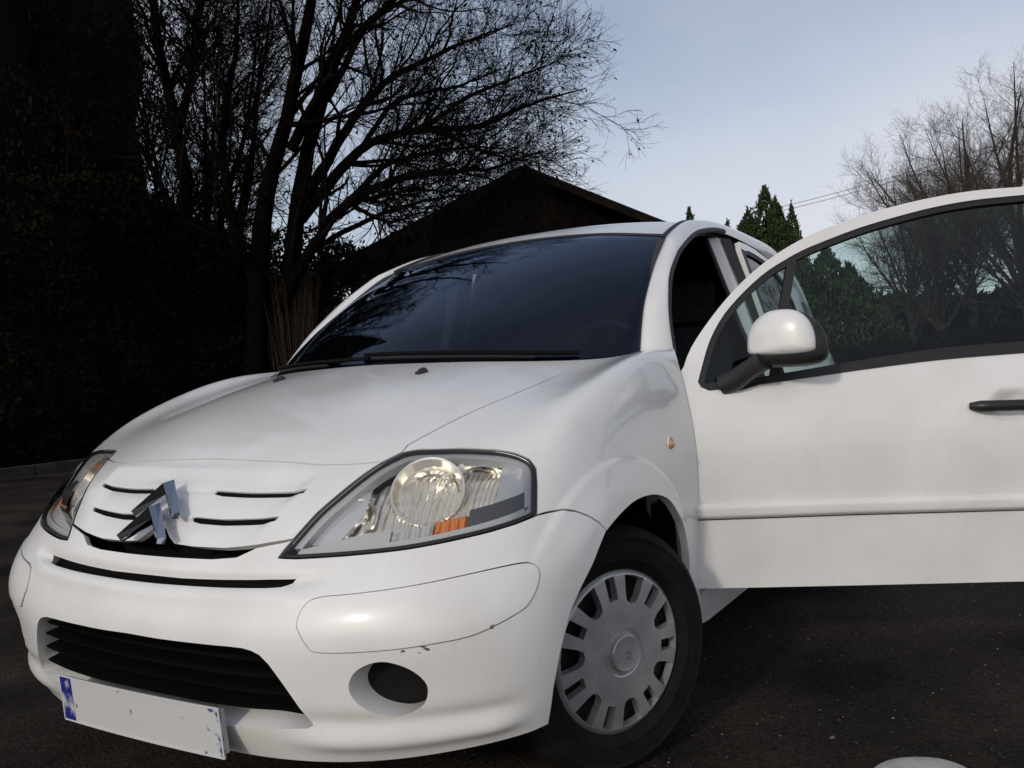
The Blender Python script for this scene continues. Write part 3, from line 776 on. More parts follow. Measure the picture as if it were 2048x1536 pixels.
# ------------------------------------------------------------------ headlights
LAMPR = np.array([tuple(p) for p in resample(LAMP[0:7], 26)] + [tuple(p) for p in resample(LAMP[6:15], 40)][1:] + [tuple(p) for p in resample(np.vstack([LAMP[14:], LAMP[:1]]), 40)][1:-1])
lamp_in = inset(S, densify(S, LAMPR, .012), .0022)
lens_loop = inset(S, lamp_in, .006)
def lamp_patch(name, mt, parent, loop, off, sg, flange=0., lat=(.1, .1), f=None):
    V, F, N = trim(Surf(f) if f else SRAW, np.array(loop), off=off, flange=flange, lat=lat, step=.012)
    if sg < 0: V, F, N = mirrored(V, F, N)
    return add(name, V, F, mt, parent, True, N)
def lens_f(u, v, off=0.):
    return nose(u, v, off + .0015, True)
def clipu(a, b, lo, hi, dv0=.05):
    """part of the lamp between u=a and u=b, lower edge raised by dv0, upper edge lower edge + height"""
    us = np.linspace(a, b, 14)
    base = np.interp(us, [1.72, 2.26, 2.73, 3.25, 3.84, 4.53, 5.02, 5.417], [5.07, 5.065, 5.07, 5.075, 5.10, 5.14, 5.19, 5.26]) + dv0
    return [(u_, v_) for u_, v_ in zip(us, base)], base, us
for sg in (1, -1):
    hl_ = lamp_patch("headlight", LENS, car, lens_loop, 0, sg, .004, (.09, .08), lens_f)
    V, F, N = trim(SRAW, lamp_in, off=-.001, flange=.02, band=.0068)
    if sg < 0: V, F, N = mirrored(V, F, N)
    add("lamp_seal", V, F, RUBBER, hl_, True, N)
    # housing: mirrored bowl wall and back
    V, F, N = trim(SRAW, lens_loop, off=-.088, flange=-.084, lat=(.12, .12))
    if sg < 0: V, F, N = mirrored(V, F, N)
    add("lamp_housing", V, F, mat("housing_grey", (.82, .83, .84), .35, .0), hl_, True, N)
    V, F, N = trim(SRAW, lens_loop, off=-.010, flange=.0, band=.016)
    if sg < 0: V, F, N = mirrored(V, F, N)
    add("lamp_bezel_ring", V, F, mat("bezel_ring", (.60, .62, .65), .3, .2), hl_, True, N)
    # fluted reflector filling the lamp behind the bowls
    def f_flute(u, v, off=0.): return nose(u, v, off + .0022 * np.sin(u * 2 * math.pi / .11) + .0004 * np.sin(v * 2 * math.pi / .3), True)
    lamp_patch("fluted_reflector", mat("flute_warm", (.97, .93, .85), .22, .75), hl_, inset(S, lens_loop, .012), -.050, sg, 0., (.03, .05), f_flute)
    # main, dipped reflectors
    for (c, r, d, rot) in (((.416, .562, .722), .074, .064, (22, -36)), ((.348, .640, .720), .060, .054, (34, -30)), ((.508, .452, .676), .040, .036, (10, -34))):
        mb = MB()
        prof = [(r * 1.06, -.004), (r * 1.06, .004), (r, .003)]
        for k in range(1, 9):
            t = 1 - k / 8.5; prof.append((max(.010, r * t), -d * (1 - t * t)))
        mb.lathe(prof, 72, 0)
        mb.V = [(x, y * (1 + .008 * math.sin(21 * math.atan2(z, y)) * (math.hypot(y, z) < r * .97)), z * (1 + .008 * math.sin(21 * math.atan2(z, y)) * (math.hypot(y, z) < r * .97))) for x, y, z in mb.V]
        # stepped facets
        mb.lathe([(r * .80, -d * .30), (r * .78, -d * .22), (r * .74, -d * .40)], 40, 0)
        M = Matrix.Translation(Vector((c[0], c[1] * sg, c[2]))) @ Matrix.Rotation(rad(rot[0] * sg), 4, 'Z') @ Matrix.Rotation(rad(rot[1]), 4, 'Y')
        mb.move(M); rf = mb.build("reflector", MIRRORED, hl_, smooth=True, angle=35)
        mb = MB(); mb.lathe([(.0, .016 - d * .55), (.008, .013 - d * .55), (.0105, .004 - d * .55), (.0105, -d * .9)], 18, 0); mb.move(M)
        mb.build("bulb", mat("bulb_glass", (.75, .75, .72), .08, .9), rf, smooth=True)
    # lower bezel: grey fin, ribbed optic, amber indicator, dark end
    def f_rib(u, v, off=0.): return nose(u, v, off + .0016 * np.sin(u * 2 * math.pi / .075), True)
    for (nm, mt, a, b, h, off, ff) in (("lamp_bezel", SATIN, 1.98, 2.95, .40, -.016, None), ("ribbed_optic", SATIN, 2.97, 3.55, .42, -.018, f_rib),
                                       ("indicator", AMBER, 3.57, 4.06, .44, -.020, f_rib), ("dark_bezel", BEZEL_DARK, 4.12, 5.30, .52, -.016, None)):
        lo_, base, us = clipu(a, b, 0, 0, .10)
        hi_ = [(u_, v_ + h * min(1., .35 + (u_ - 1.9) * .9)) for u_, v_ in zip(us, base)]
        lamp_patch(nm, mt, hl_, lo_ + hi_[::-1], off, sg, .02, (.05 if ff else .12, .1), ff)
    lamp_patch("outer_bezel", mat("bezel_light", (.56, .58, .62), .3, .3), hl_, [(4.62, 5.72), (5.26, 5.80), (5.22, 6.22), (5.05, 6.48), (4.75, 6.68), (4.55, 6.78)], -.03, sg, .02)
    lamp_patch("inner_fin", mat("fin_bright", (.80, .81, .82), .18, .6), hl_, [(1.98, 5.42), (2.30, 5.46), (2.52, 6.05), (2.50, 6.62), (2.30, 6.40), (2.12, 5.98)], -.026, sg, .012)

# ------------------------------------------------------------------ wheels
def hub_h(r):
    return .012 * (1 - (r / .193) ** 2)  - .010 * sstep(.178, .193, r)
def hub_f(a, b, off=0.):
    r = np.hypot(a, b); return np.stack([a, hub_h(r) + off, b], -1)
HUB = Surf(hub_f, -1, 1e-4)
ring = [(.193 * math.cos(t), .193 * math.sin(t)) for t in np.linspace(0, 2 * math.pi, 97)[:-1]]
hslots = []
for k in range(14):
    a = 2 * math.pi * k / 14 + rad(11)
    if k % 2 == 0: q = [(.1755, -.031), (.178, 0), (.1755, .031), (.150, .0255), (.130, .0205), (.117, .014), (.112, 0), (.117, -.014), (.130, -.0205), (.150, -.0255)]
    else: q = [(.1775, -.0145), (.178, 0), (.1775, .0145), (.155, .0138), (.124, .013), (.124, -.013), (.155, -.0138)]
    hslots.append([(r * math.cos(a) - t * math.sin(a), r * math.sin(a) + t * math.cos(a)) for r, t in q])
HV, HF_, HN = trim(HUB, ring, hslots, step=.007, lat=(.0052, .0052), flange=.02, hole_flange=.022)
def tyre_mb():
    mb = MB()
    R0 = .293
    prof = [(.19, -.004), (.2, .004), (.212, .0075), (.2135, .0092), (.2155, .0092), (.217, .0082), (.23, .0105), (.25, .0095), (.262, .0062), (.2635, .0078), (.266, .0072), (.2675, .0045), (.275, -.001), (.283, -.008), (.2895, -.022), (.2925, -.045), (R0, -.085), (.2925, -.125), (.2895, -.148), (.283, -.162), (.27, -.172), (.25, -.178), (.225, -.178), (.2, -.170), (.19, -.16)]
    mb.lathe(prof, 72, 1); return mb
tyre_me = make_mesh("tyre", *(lambda m_: (np.array(m_.V), m_.F))(tyre_mb()), TYRE)
hub_me = make_mesh("hubcap", HV, HF_, SILVER, True, HN)
mb = MB(); mb.lathe([(.0, -.05), (.10, -.05), (.135, -.04), (.175, -.045), (.188, -.02), (.190, -.16), (.0, -.16)], 48, 1)
rim_me = make_mesh("rim", np.array(mb.V), mb.F, mat("steel_rim", (.012, .012, .012), .6))
mb = MB()
for k in range(2):
    for s_ in (-1, 1):
        mb.raw([Vector(p) for p in ((0, .0245, .008 - k * .012), (s_ * .013, .0245, -.003 - k * .012), (s_ * .013, .0245, -.0065 - k * .012), (0, .0245, .004 - k * .012), (0, .0225, .008 - k * .012), (s_ * .013, .0225, -.003 - k * .012))],
               [(0, 1, 2, 3), (0, 4, 5, 1)])
mc_ = MB(); mc_.lathe([(.058, .009), (.057, .0125), (.054, .0115), (.050, .0095), (.046, .0105), (.0425, .0215), (.040, .0235), (.034, .0225), (.0, .0222)], 56, 1)
hubc_me = make_mesh('centre_cap', np.array(mc_.V), mc_.F, SILVER, True)
hubc_me.set_sharp_from_angle(angle=rad(28))
cap_me = make_mesh("cap_emblem", np.array(mb.V), mb.F, mat("cap_silver", (.55, .56, .58), .25, .8), False)
for (x, y, sg, st) in ((0., .785, 1, -.43), (0., .785, -1, -.43), (-2.46, .79, 1, 0), (-2.46, .79, -1, 0)):
    w = obj("wheel", rim_me, car)
    w.matrix_local = Matrix.Translation((x, sg * y, .293)) @ Matrix.Rotation(st + (0 if sg > 0 else math.pi), 4, 'Z') @ Matrix.Rotation(rad(6 if sg > 0 else 40), 4, 'Y')
    obj("tyre", tyre_me, w); h = obj("hubcap", hub_me, w); obj("centre_cap", hubc_me, w); obj("cap_emblem", cap_me, w)

# ------------------------------------------------------------------ screen, pillars, roof
Wc = np.array([(-.446, .686, .990), (-.53, .662, 1.083), (-.615, .641, 1.16), (-.77, .611, 1.265), (-.945, .583, 1.362), (-1.02, .570, 1.398), (-1.2, .553, 1.456), (-1.35, .546, 1.482), (-1.6, .542, 1.496), (-2.0, .545, 1.484), (-2.4, .555, 1.425), (-2.72, .57, 1.33), (-2.93, .59, 1.18)])
Oc = np.array([(-.530, .762, .988), (-.583, .734, 1.078), (-.646, .711, 1.154), (-.739, .686, 1.236), (-.853, .666, 1.302), (-.93, .656, 1.338), (-1.10, .636, 1.398), (-1.25, .626, 1.434), (-1.504, .618, 1.463), (-1.862, .622, 1.450), (-2.137, .632, 1.408), (-2.5, .645, 1.30), (-2.80, .665, 1.12)])
n = 90
A_ = crs(Wc, np.linspace(0, 12, n)); B_ = crs(Oc, np.linspace(0, 12, n))
def pillar_pts(off=0.):
    rows = []
    for s_ in np.linspace(0, 1, 11):
        P = A_ * (1 - s_) + B_ * s_
        tg = np.gradient(P, axis=0); ac = B_ - A_
        nn = np.cross(ac, tg); nn /= np.linalg.norm(nn, axis=1, keepdims=True)
        nn *= np.sign((nn * [0.4, 1, .6]).sum(1))[:, None]
        wd = np.linalg.norm(ac, axis=1, keepdims=True)
        rows.append(P + nn * (.16 * wd * (4 * s_ * (1 - s_)) ** .8 - (.012 if s_ in (0., 1.) else 0) + off))
    return np.stack(rows, 1)
PP = pillar_pts()
def grid_faces(a, b):
    i = np.arange(a * b).reshape(a, b)
    return np.stack([i[:-1, :-1].ravel(), i[1:, :-1].ravel(), i[1:, 1:].ravel(), i[:-1, 1:].ravel()], 1)
gf = grid_faces(n, 11)
for sg in (1, -1):
    V = PP.reshape(-1, 3) * [1, sg, 1]
    pl = add("roof_pillar", V, gf if sg < 0 else gf[:, ::-1], PAINT, car)
    # dark lining behind the pillar and the rubber round the door opening
    V2 = (PP - [0, .035, .01]).reshape(-1, 3) * [1, sg, 1]
    add("pillar_lining", V2, gf[:, ::-1] if sg < 0 else gf, TRIM, pl)
    MB().tube([(p[0], (p[1] - .008) * sg, p[2] - .004) for p in B_[:62:2]], .011, 8).build("aperture_seal", RUBBER, pl, smooth=True)
    MB().tube([(p[0], (p[1] - .004) * sg, p[2] + .001) for p in A_[33:82:2]], .010, 8).build("roof_ditch_strip", RUBBER, pl, smooth=True)
# bottom of the screen follows the rear edge of the bonnet
cow = nose(np.linspace(-6.1, 6.1, 41), np.full(41, 10.), 0., True)
scr_b = cow + [-.028, 0, .004]
scr_b[0] = Wc[0] * [1, -1, 1]; scr_b[-1] = Wc[0]
scr_b = np.stack([np.interp(np.linspace(0, 40, 41), np.arange(41), scr_b[:, k]) for k in range(3)], 1)
hd = resample(np.array([(-1.02, -.570, 1.398), (-1.042, -.3, 1.437), (-1.05, 0, 1.450), (-1.042, .3, 1.437), (-1.02, .570, 1.398)]), 41)
Wside = crs(Wc[:6], np.linspace(0, 5, 31))
def screen_pt(s, t, off=0.):
    """s -1..1 across, t 0..1 up"""
    fs = (s + 1) / 2
    b = np.array([np.interp(fs, np.linspace(0, 1, 41), scr_b[:, k]) for k in range(3)]).T
    tp = np.array([np.interp(fs, np.linspace(0, 1, 41), hd[:, k]) for k in range(3)]).T
    L_ = np.array([np.interp(t, np.linspace(0, 1, 31), Wside[:, k]) for k in range(3)]).T
    Rr = L_ * [1, -1, 1]
    c00, c10 = Wc[0] * [1, -1, 1], Wc[0]; c01, c11 = hd[0], hd[-1]
    fs_ = fs[:, None]; t_ = t[:, None]
    P = (1 - t_) * b + t_ * tp + (1 - fs_) * Rr + fs_ * L_ - ((1 - fs_) * (1 - t_) * c00 + fs_ * (1 - t_) * c10 + (1 - fs_) * t_ * c01 + fs_ * t_ * c11)
    return P + np.array([.55, 0, .83]) * off
ns, nt_ = 61, 41
sg_, tg_ = np.meshgrid(np.linspace(-1, 1, ns), np.linspace(0, 1, nt_))
VS = screen_pt(sg_.ravel(), tg_.ravel())
gfs = grid_faces(nt_, ns)
ws = add("windscreen", VS, gfs[:, ::-1], WIND_GLASS, car)
# printed border on the inside of the glass
def screen_band(name, s0, s1, t0, t1, off=-.004, mt=BLACK, parent=None, ku=40, kv=4):
    a, b = np.meshgrid(np.linspace(s0, s1, ku), np.linspace(t0, t1, kv))
    add(name, screen_pt(a.ravel(), b.ravel(), off), grid_faces(kv, ku)[:, ::-1], mt, parent)
FRIT = mat("frit_black", (.006, .006, .007), .35)
screen_band("screen_border", -1, 1, 0, .075, mt=FRIT, parent=ws); screen_band("screen_border", -1, 1, .955, 1, mt=FRIT, parent=ws)
screen_band("screen_border", .925, 1, .075, .955, mt=FRIT, parent=ws, ku=6, kv=40); screen_band("screen_border", -1, -.925, .075, .955, mt=FRIT, parent=ws, ku=6, kv=40)
# cowl between bonnet and glass, wipers
c0 = nose(np.linspace(-6.3, 6.3, 41), np.full(41, 10.), -.012, True)
V = np.concatenate([c0 + [0, 0, -.01], scr_b + [.012, 0, -.006], scr_b + [-.03, 0, -.03]])
i_ = np.arange(41)
F = np.concatenate([np.stack([i_[:-1], i_[1:], i_[1:] + 41, i_[:-1] + 41], 1), np.stack([i_[:-1] + 41, i_[1:] + 41, i_[1:] + 82, i_[:-1] + 82], 1)])
cowl = add("scuttle_panel", V, F, VOID, car)
for (sa, sb, ta, tb) in ((.66, -.05, .012, .035), (-.02, -.72, .012, .04)):
    k = np.linspace(0, 1, 14)
    Pm = screen_pt(sa + (sb - sa) * k, ta + (tb - ta) * k, .012)
    wp_ = MB().tube(Pm, .006, 6).build("wiper", VOID, car, smooth=True)
    Pm = screen_pt(sa + (sb - sa) * k[3:], ta + (tb - ta) * k[3:] - .012, .004)
    MB().tube(Pm, .0045, 5).build("wiper_blade", RUBBER, wp_, smooth=True)
# roof panel
xs = np.array([0., .1, .2, .35, .5, .7, .85, 1.])
rl = crs(Wc[5:], np.linspace(0, 7, 60))
zc_x = np.array([-1.05, -1.20, -1.35, -1.6, -2.0, -2.4, -2.72, -2.95]); zc_z = np.array([1.450, 1.497, 1.522, 1.536, 1.526, 1.474, 1.385, 1.22])
cen = crs(np.stack([zc_x, zc_z], 1), np.linspace(0, 7, 60))
sy = np.linspace(-1, 1, 33)
V = []
for i in range(60):
    y0 = rl[i, 1] - .008
    for s_ in sy:
        f = abs(s_) ** 2.4
        V.append((cen[i, 0] * (1 - f) + rl[i, 0] * f, y0 * s_, cen[i, 1] * (1 - f) + (rl[i, 2] + .002) * f))
V = np.array(V)
roof = add("roof", V, grid_faces(60, 33), PAINT, car)
add("headliner", V + [0, 0, -.03], grid_faces(60, 33)[:, ::-1], PILLAR_TRIM, roof)
# front edge of the roof folded down to the glass
MB().tube(hd + [0.004, 0, -.002], .006, 6).build("screen_top_seal", RUBBER, ws, smooth=True)

# ------------------------------------------------------------------ body sides: doors, sills, quarters
_zt = np.arange(0, 1.7, .002)
_yt = np.interp(_zt, [.10, .175, .276, .376, .472, .564, .658, .762, .848, .90, .94, .973, 1.0, 1.1, 1.5, 1.7], [.79, .803, .819, .823, .830, .837, .840, .835, .821, .808, .795, .782, .768, .728, .612, .55])
_k = np.exp(-.5 * (np.arange(-40, 41) * .002 / .022) ** 2); _k /= _k.sum()
_yt = np.convolve(np.pad(_yt, 40, mode='edge'), _k, mode='valid')
def side_y(x, z):
    y = np.interp(z, _zt, _yt)
    y = y + .006 * (1 - ((x + 1.45) / 1.0) ** 2) - .006 * (1 - (1.0) ** 2)
    return y - .085 * np.clip((-2.35 - x) / .7, 0, 2) ** 2.2 - .004
def side_f(x, z, off=0.):
    """off along the outward normal; finger cup behind the door handle"""
    d = np.hypot((x + 1.375) / .085, (z - .795) / .05)
    y = side_y(x, z) - .026 * (1 - sstep(.1, 1.0, d)) * (x > -1.6)
    e = 1e-3
    gx = (side_y(x + e, z) - side_y(x - e, z)) / (2 * e); gz = (side_y(x, z + e) - side_y(x, z - e)) / (2 * e)
    n_ = np.stack([-gx, np.ones_like(gx), -gz], -1); n_ /= np.linalg.norm(n_, axis=-1, keepdims=True)
    return np.stack([x, y, z], -1) + n_ * off
SIDE = Surf(side_f, -1, 1e-3)     # dx x dz points to -y

frame = [tuple(p) for p in DR['frame']]
seal = [tuple(p) for p in DR['seal']]
belt = [tuple(p) for p in DR['belt']]
door_front = [(-.452, .35), (-.447, .47), (-.444, .56), (-.442, .66), (-.441, .76), (-.446, .85), (-.466, .91)]
frame_r = [tuple(p) for p in resample(np.array(frame), 40)]
door_out = door_front + frame_r + [(-1.585, 1.415), (-1.61, 1.39), (-1.625, 1.2), (-1.632, .95), (-1.625, .7), (-1.61, .40), (-1.59, .312), (-1.388, .314), (-.914, .326), (-.5, .337)]
seal_r = [tuple(p) for p in resample(np.array(seal), 40)]
belt_r = [tuple(p) for p in resample(np.array(belt + [(-1.585, .937)]), 24)]
win = [(-.5375, .888)] + seal_r + [(-1.565, 1.392), (-1.585, 1.37), (-1.59, 1.2), (-1.592, .96)] + belt_r[::-1]
HINGE = Vector((-.47, .775, 0)); OPEN = Matrix.Translation(HINGE) @ Matrix.Rotation(rad(-60), 4, 'Z') @ Matrix.Translation(-HINGE)
def door_mesh(name, mt, parent, V, F, N=None, sg=1, opened=False, smooth=True):
    V = np.asarray(V, float)
    if sg < 0:
        V = V * [1, -1, 1]; F = [tuple(f)[::-1] for f in F]; N = None if N is None else N * [1, -1, 1]
    if opened:
        R3 = np.array(OPEN)[:3, :3]; T3 = np.array(OPEN)[:3, 3]
        V = V @ R3.T + T3; N = None if N is None else N @ R3.T
    return add(name, V, F, mt, parent, smooth, N)
def mb_door(mb, name, mt, parent, sg, opened, **k):
    if sg < 0: mb.move(Matrix.Diagonal((1, -1, 1, 1)))
    if opened: mb.move(OPEN)
    return mb.build(name, mt, parent, **k)
def front_door(sg, opened):
    d = door_mesh("front_door", PAINT, car, *trim(SIDE, door_out, [win], step=.02, lat=(.03, .022), flange=.03, hole_flange=.012), sg, opened)
    K = dict(sg=sg, opened=opened)
    # seal round the glass, belt strip
    door_mesh("window_seal", RUBBER, d, *trim(SIDE, win, band=.017, off=-.005, flange=.0), **K)
    bl_ = belt_r + [(x, z + .020 + .012 * min(1, max(0, (-.7 - x) / .5))) for x, z in belt_r[::-1]]
    door_mesh("belt_strip", RUBBER, d, *trim(SIDE, bl_, off=.003, flange=.012, lat=(.05, .02)), **K)
    # quarter light, divider and main pane
    top = (-.860, 1.262); botm = (-.742, .886)
    nx, nz_ = .0135, .004
    wl = np.array(win)
    k0 = min(range(len(seal_r)), key=lambda i: abs(seal_r[i][0] - top[0])); kb = min(range(len(belt_r)), key=lambda i: abs(belt_r[i][0] - botm[0]))
    ql = seal_r[:k0 + 1] + belt_r[:kb + 1][::-1]
    mp_ = seal_r[k0:] + [(-1.565, 1.392), (-1.585, 1.37), (-1.59, 1.2), (-1.592, .96)] + belt_r[kb:][::-1]
    door_mesh("quarter_light", DOOR_GLASS, d, *trim(SIDE, ql, off=-.014, flange=0, lat=(.05, .05)), **K)
    door_mesh("door_window", DOOR_GLASS, d, *trim(SIDE, mp_, off=-.016, flange=0, lat=(.05, .05)), **K)
    dv = [(seal_r[k0][0] + .014, seal_r[k0][1] + .004), (seal_r[k0][0] - .014, seal_r[k0][1] + .012), (belt_r[kb][0] - .014, belt_r[kb][1] - .004), (belt_r[kb][0] + .014, belt_r[kb][1] - .004)]
    door_mesh("window_divider", RUBBER, d, *trim(SIDE, dv, off=-.004, flange=.02, lat=(.05, .05)), **K)
    # body-colour rubbing strip; thin grey strip below paints in its shadow gap
    xs_ = np.linspace(-.475, -1.595, 60); V = []; F = []
    th = np.linspace(-1, 1, 9)
    for x in xs_:
        zc_ = np.interp(x, [-1.6, -1.39, -.92, -.5], [.527, .5345, .545, .551]); hw = .0215
        en = min(1., (xs_[0] - x) / .03 + .15, (x - xs_[-1]) / .03 + .15)
        for q in th:
            z = zc_ + hw * q
            V.append(side_f(np.array([x]), np.array([z]), 0.)[0] + np.array([0, .0135 * en * (1 - q ** 4) ** .5 + (.0 if abs(q) < 1 else -.004), 0]))
    F = [tuple(r) for r in grid_faces(60, 9)[:, ::-1]]
    door_mesh("rubbing_strip", PAINT, d, V, F, None, **K)
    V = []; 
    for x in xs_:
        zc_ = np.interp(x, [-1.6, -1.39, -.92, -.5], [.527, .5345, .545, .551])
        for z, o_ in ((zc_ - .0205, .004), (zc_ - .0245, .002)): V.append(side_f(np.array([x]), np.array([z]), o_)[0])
    door_mesh("strip_shadow_line", mat("shadow_line_grey", (.07, .07, .068), .7), d, V, [tuple(r) for r in grid_faces(60, 2)], None, **K)
    # pull handle
    mb = MB(); pts = []
    for k in np.linspace(0, 1, 12):
        x = -1.256 - .215 * k; z = .800 - .004 * k
        pts.append((x, side_y(np.array([x]), np.array([z]))[0] + .024 - .010 * (2 * k - 1) ** 4 - (.012 if k in (0., 1.) else 0), z))
    mb.tube(pts, [.009] + [.0145] * 10 + [.010], 10)
    mb.move(Matrix.Translation((0, 0, .80)) @ Matrix.Diagonal((1, 1, 1.08, 1)) @ Matrix.Translation((0, 0, -.80)))
    mb_door(mb, "door_handle", BLACK, d, sg, opened, smooth=True)
    # mirror: arm, dark shell, white cap, glass
    C0 = Vector((-.735, .945, .990))
    mb = MB(); mb.tube([(-.600, .800, .893), (-.630, .825, .905), (-.660, .86, .932), (-.69, .905, .955)], [.032, .030, .027, .028], 12)
    mb.tube([(-.585, .803, .89), (-.645, .802, .892), (-.72, .80, .90)], [.016, .022, .01], 8)
    mb_door(mb, "mirror_arm", BLACK, d, sg, opened, smooth=True)
    # shell: superellipse outline in the x-z plane, closed car; bulges towards the front of the open face (+y here)
    def outline(t, sx=1., sz=1.):
        c, s_ = math.cos(t), math.sin(t)
        e = .62
        x = math.copysign(abs(c) ** e, c) * .092 * sx
        z = (math.copysign(abs(s_) ** (.9 if s_ > 0 else .45), s_)) * (.098 if s_ > 0 else .046) * sz
        if s_ > 0: x *= 1 - .26 * max(0, z / .098) ** 2
        return x, z
    T_ = np.linspace(0, 2 * math.pi, 49)[:-1]
    def shell(rings, cx, cz):
        V = []; F = []; m_ = len(T_)
        for (sc, yy, dx, dz) in rings:
            for t in T_:
                x, z = outline(t, sc, sc); V.append((cx + x + dx, yy + (.018 - .070 * max(0, (x + .092) / .184) ** 1.7 if yy > .88 else 0), cz + z + dz))
        for r_ in range(len(rings) - 1):
            for i in range(m_): F.append((r_ * m_ + i, r_ * m_ + (i + 1) % m_, (r_ + 1) * m_ + (i + 1) % m_, (r_ + 1) * m_ + i))
        F.append(tuple(range((len(rings) - 1) * m_, len(rings) * m_)))
        return V, F
    cx, cz = -.748, .982
    V, F = shell([(.90, .868, -.006, -.004), (1.0, .872, -.006, -.004), (1.02, .90, -.006, -.003), (1.0, .925, -.004, -.002), (.9, .945, -.002, 0), (.5, .955, 0, 0)], cx, cz)
    hs = mb_door(MB().raw(V, F), "mirror_housing", BLACK, d, sg, opened, smooth=True, angle=60)
    def cap_ring(sc, yy, dx, dz): return (sc, yy, dx, dz)
    V = []; F = []; m_ = len(T_)
    def cap_out(t, sc):
        c, s_ = math.cos(t), math.sin(t)
        x = math.copysign(abs(c) ** .72, c) * .077 * sc; z = (abs(s_) ** .80 * .092 if s_ > 0 else -abs(s_) ** .4 * .028) * sc
        if s_ > 0: x *= 1 - .16 * (z / .092) ** 2
        return x, z
    rr = [(1.0, .918), (1.0, .932), (.985, .944), (.94, .957), (.86, .968), (.74, .977), (.56, .984), (.34, .988), (.12, .989)]
    for sc, yy in rr:
        for t in T_:
            x, z = cap_out(t, sc); V.append((cx + .016 + x, .915 + (yy - .915) * .75 + .022 - .075 * max(0, (x + .077) / .154) ** 1.7, cz + .010 + z))
    for r_ in range(len(rr) - 1):
        for i in range(m_): F.append((r_ * m_ + i, r_ * m_ + (i + 1) % m_, (r_ + 1) * m_ + (i + 1) % m_, (r_ + 1) * m_ + i))
    F.append(tuple(range((len(rr) - 1) * m_, len(rr) * m_)))
    mb_door(MB().raw(V, F), "mirror_cap", PAINT, d, sg, opened, smooth=True, angle=80)
    mb = MB(); mb.box((cx - .080, .895, cz + .028), (.004, .05, .06)); mb_door(mb, "mirror_glass", CHROME, d, sg, opened, bevel=.001)
    if sg < 0:                                   # far-side mirror is folded back against the glass
        for ch in d.children:
            if ch.name.startswith("mirror"): ch.location = (-.13, .10, -.02)
    # inner side
    inn = door_front[1:] + [(-.53, .93)] + [(x, z - .004) for x, z in belt_r[1:]] + [(-1.60, .93), (-1.60, .42), (-1.58, .335), (-.914, .345), (-.50, .355)]
    door_mesh("door_card", TRIM, d, *trim(SIDE, inset(SIDE, densify(SIDE, inn, .03), .012), off=-.075, flange=-.05, lat=(.06, .06)), **K)
    door_mesh("frame_lining", TRIM, d, *trim(SIDE, inset(SIDE, densify(SIDE, door_out, .03), .006), [win], off=-.034, flange=0, hole_flange=0, lat=(.06, .05)), **K)
    return d
ld = front_door(1, True); ld["label"] = "open driver's door with black handle and white-capped mirror"
front_door(-1, False)

tops = [(-1.655, 1.432), (-1.75, 1.432), (-1.862, 1.422), (-2.0, 1.402), (-2.137, 1.374), (-2.26, 1.335), (-2.34, 1.29)]
wa = [(-2.46 + .375 * math.cos(a), .295 + .375 * math.sin(a)) for a in np.linspace(rad(62), rad(8), 12)]
rear_out = [(-1.625, .312), (-1.635, .42), (-1.648, .7), (-1.655, .95), (-1.648, 1.2), (-1.64, 1.40)] + tops + [(-2.38, 1.15), (-2.38, .95), (-2.34, .75)] + wa + [(-2.085, .312)]
rear_win = [(-1.70, .958), (-1.693, 1.2), (-1.688, 1.395), (-1.75, 1.402), (-1.862, 1.394), (-2.0, 1.376), (-2.137, 1.345), (-2.23, 1.30), (-2.30, 1.20), (-2.325, 1.05), (-2.31, .985)]
wa2 = [(-2.46 + .375 * math.cos(a), .295 + .375 * math.sin(a)) for a in np.linspace(rad(62), rad(178), 22)]
quarter = [(-2.345, .75), (-2.385, .95), (-2.385, 1.15), (-2.345, 1.292), (-2.5, 1.262), (-2.66, 1.20), (-2.80, 1.08), (-2.88, .95), (-2.96, .75), (-2.99, .5), (-2.97, .28), (-2.84, .22)] + wa2[::-1]
sill = [(-.47, .305), (-.47, .215), (-.60, .205), (-2.08, .205), (-2.10, .305)]
quarter_win = [(-2.43, 1.22), (-2.42, 1.02), (-2.55, 1.03), (-2.68, 1.06), (-2.62, 1.16), (-2.52, 1.215)]
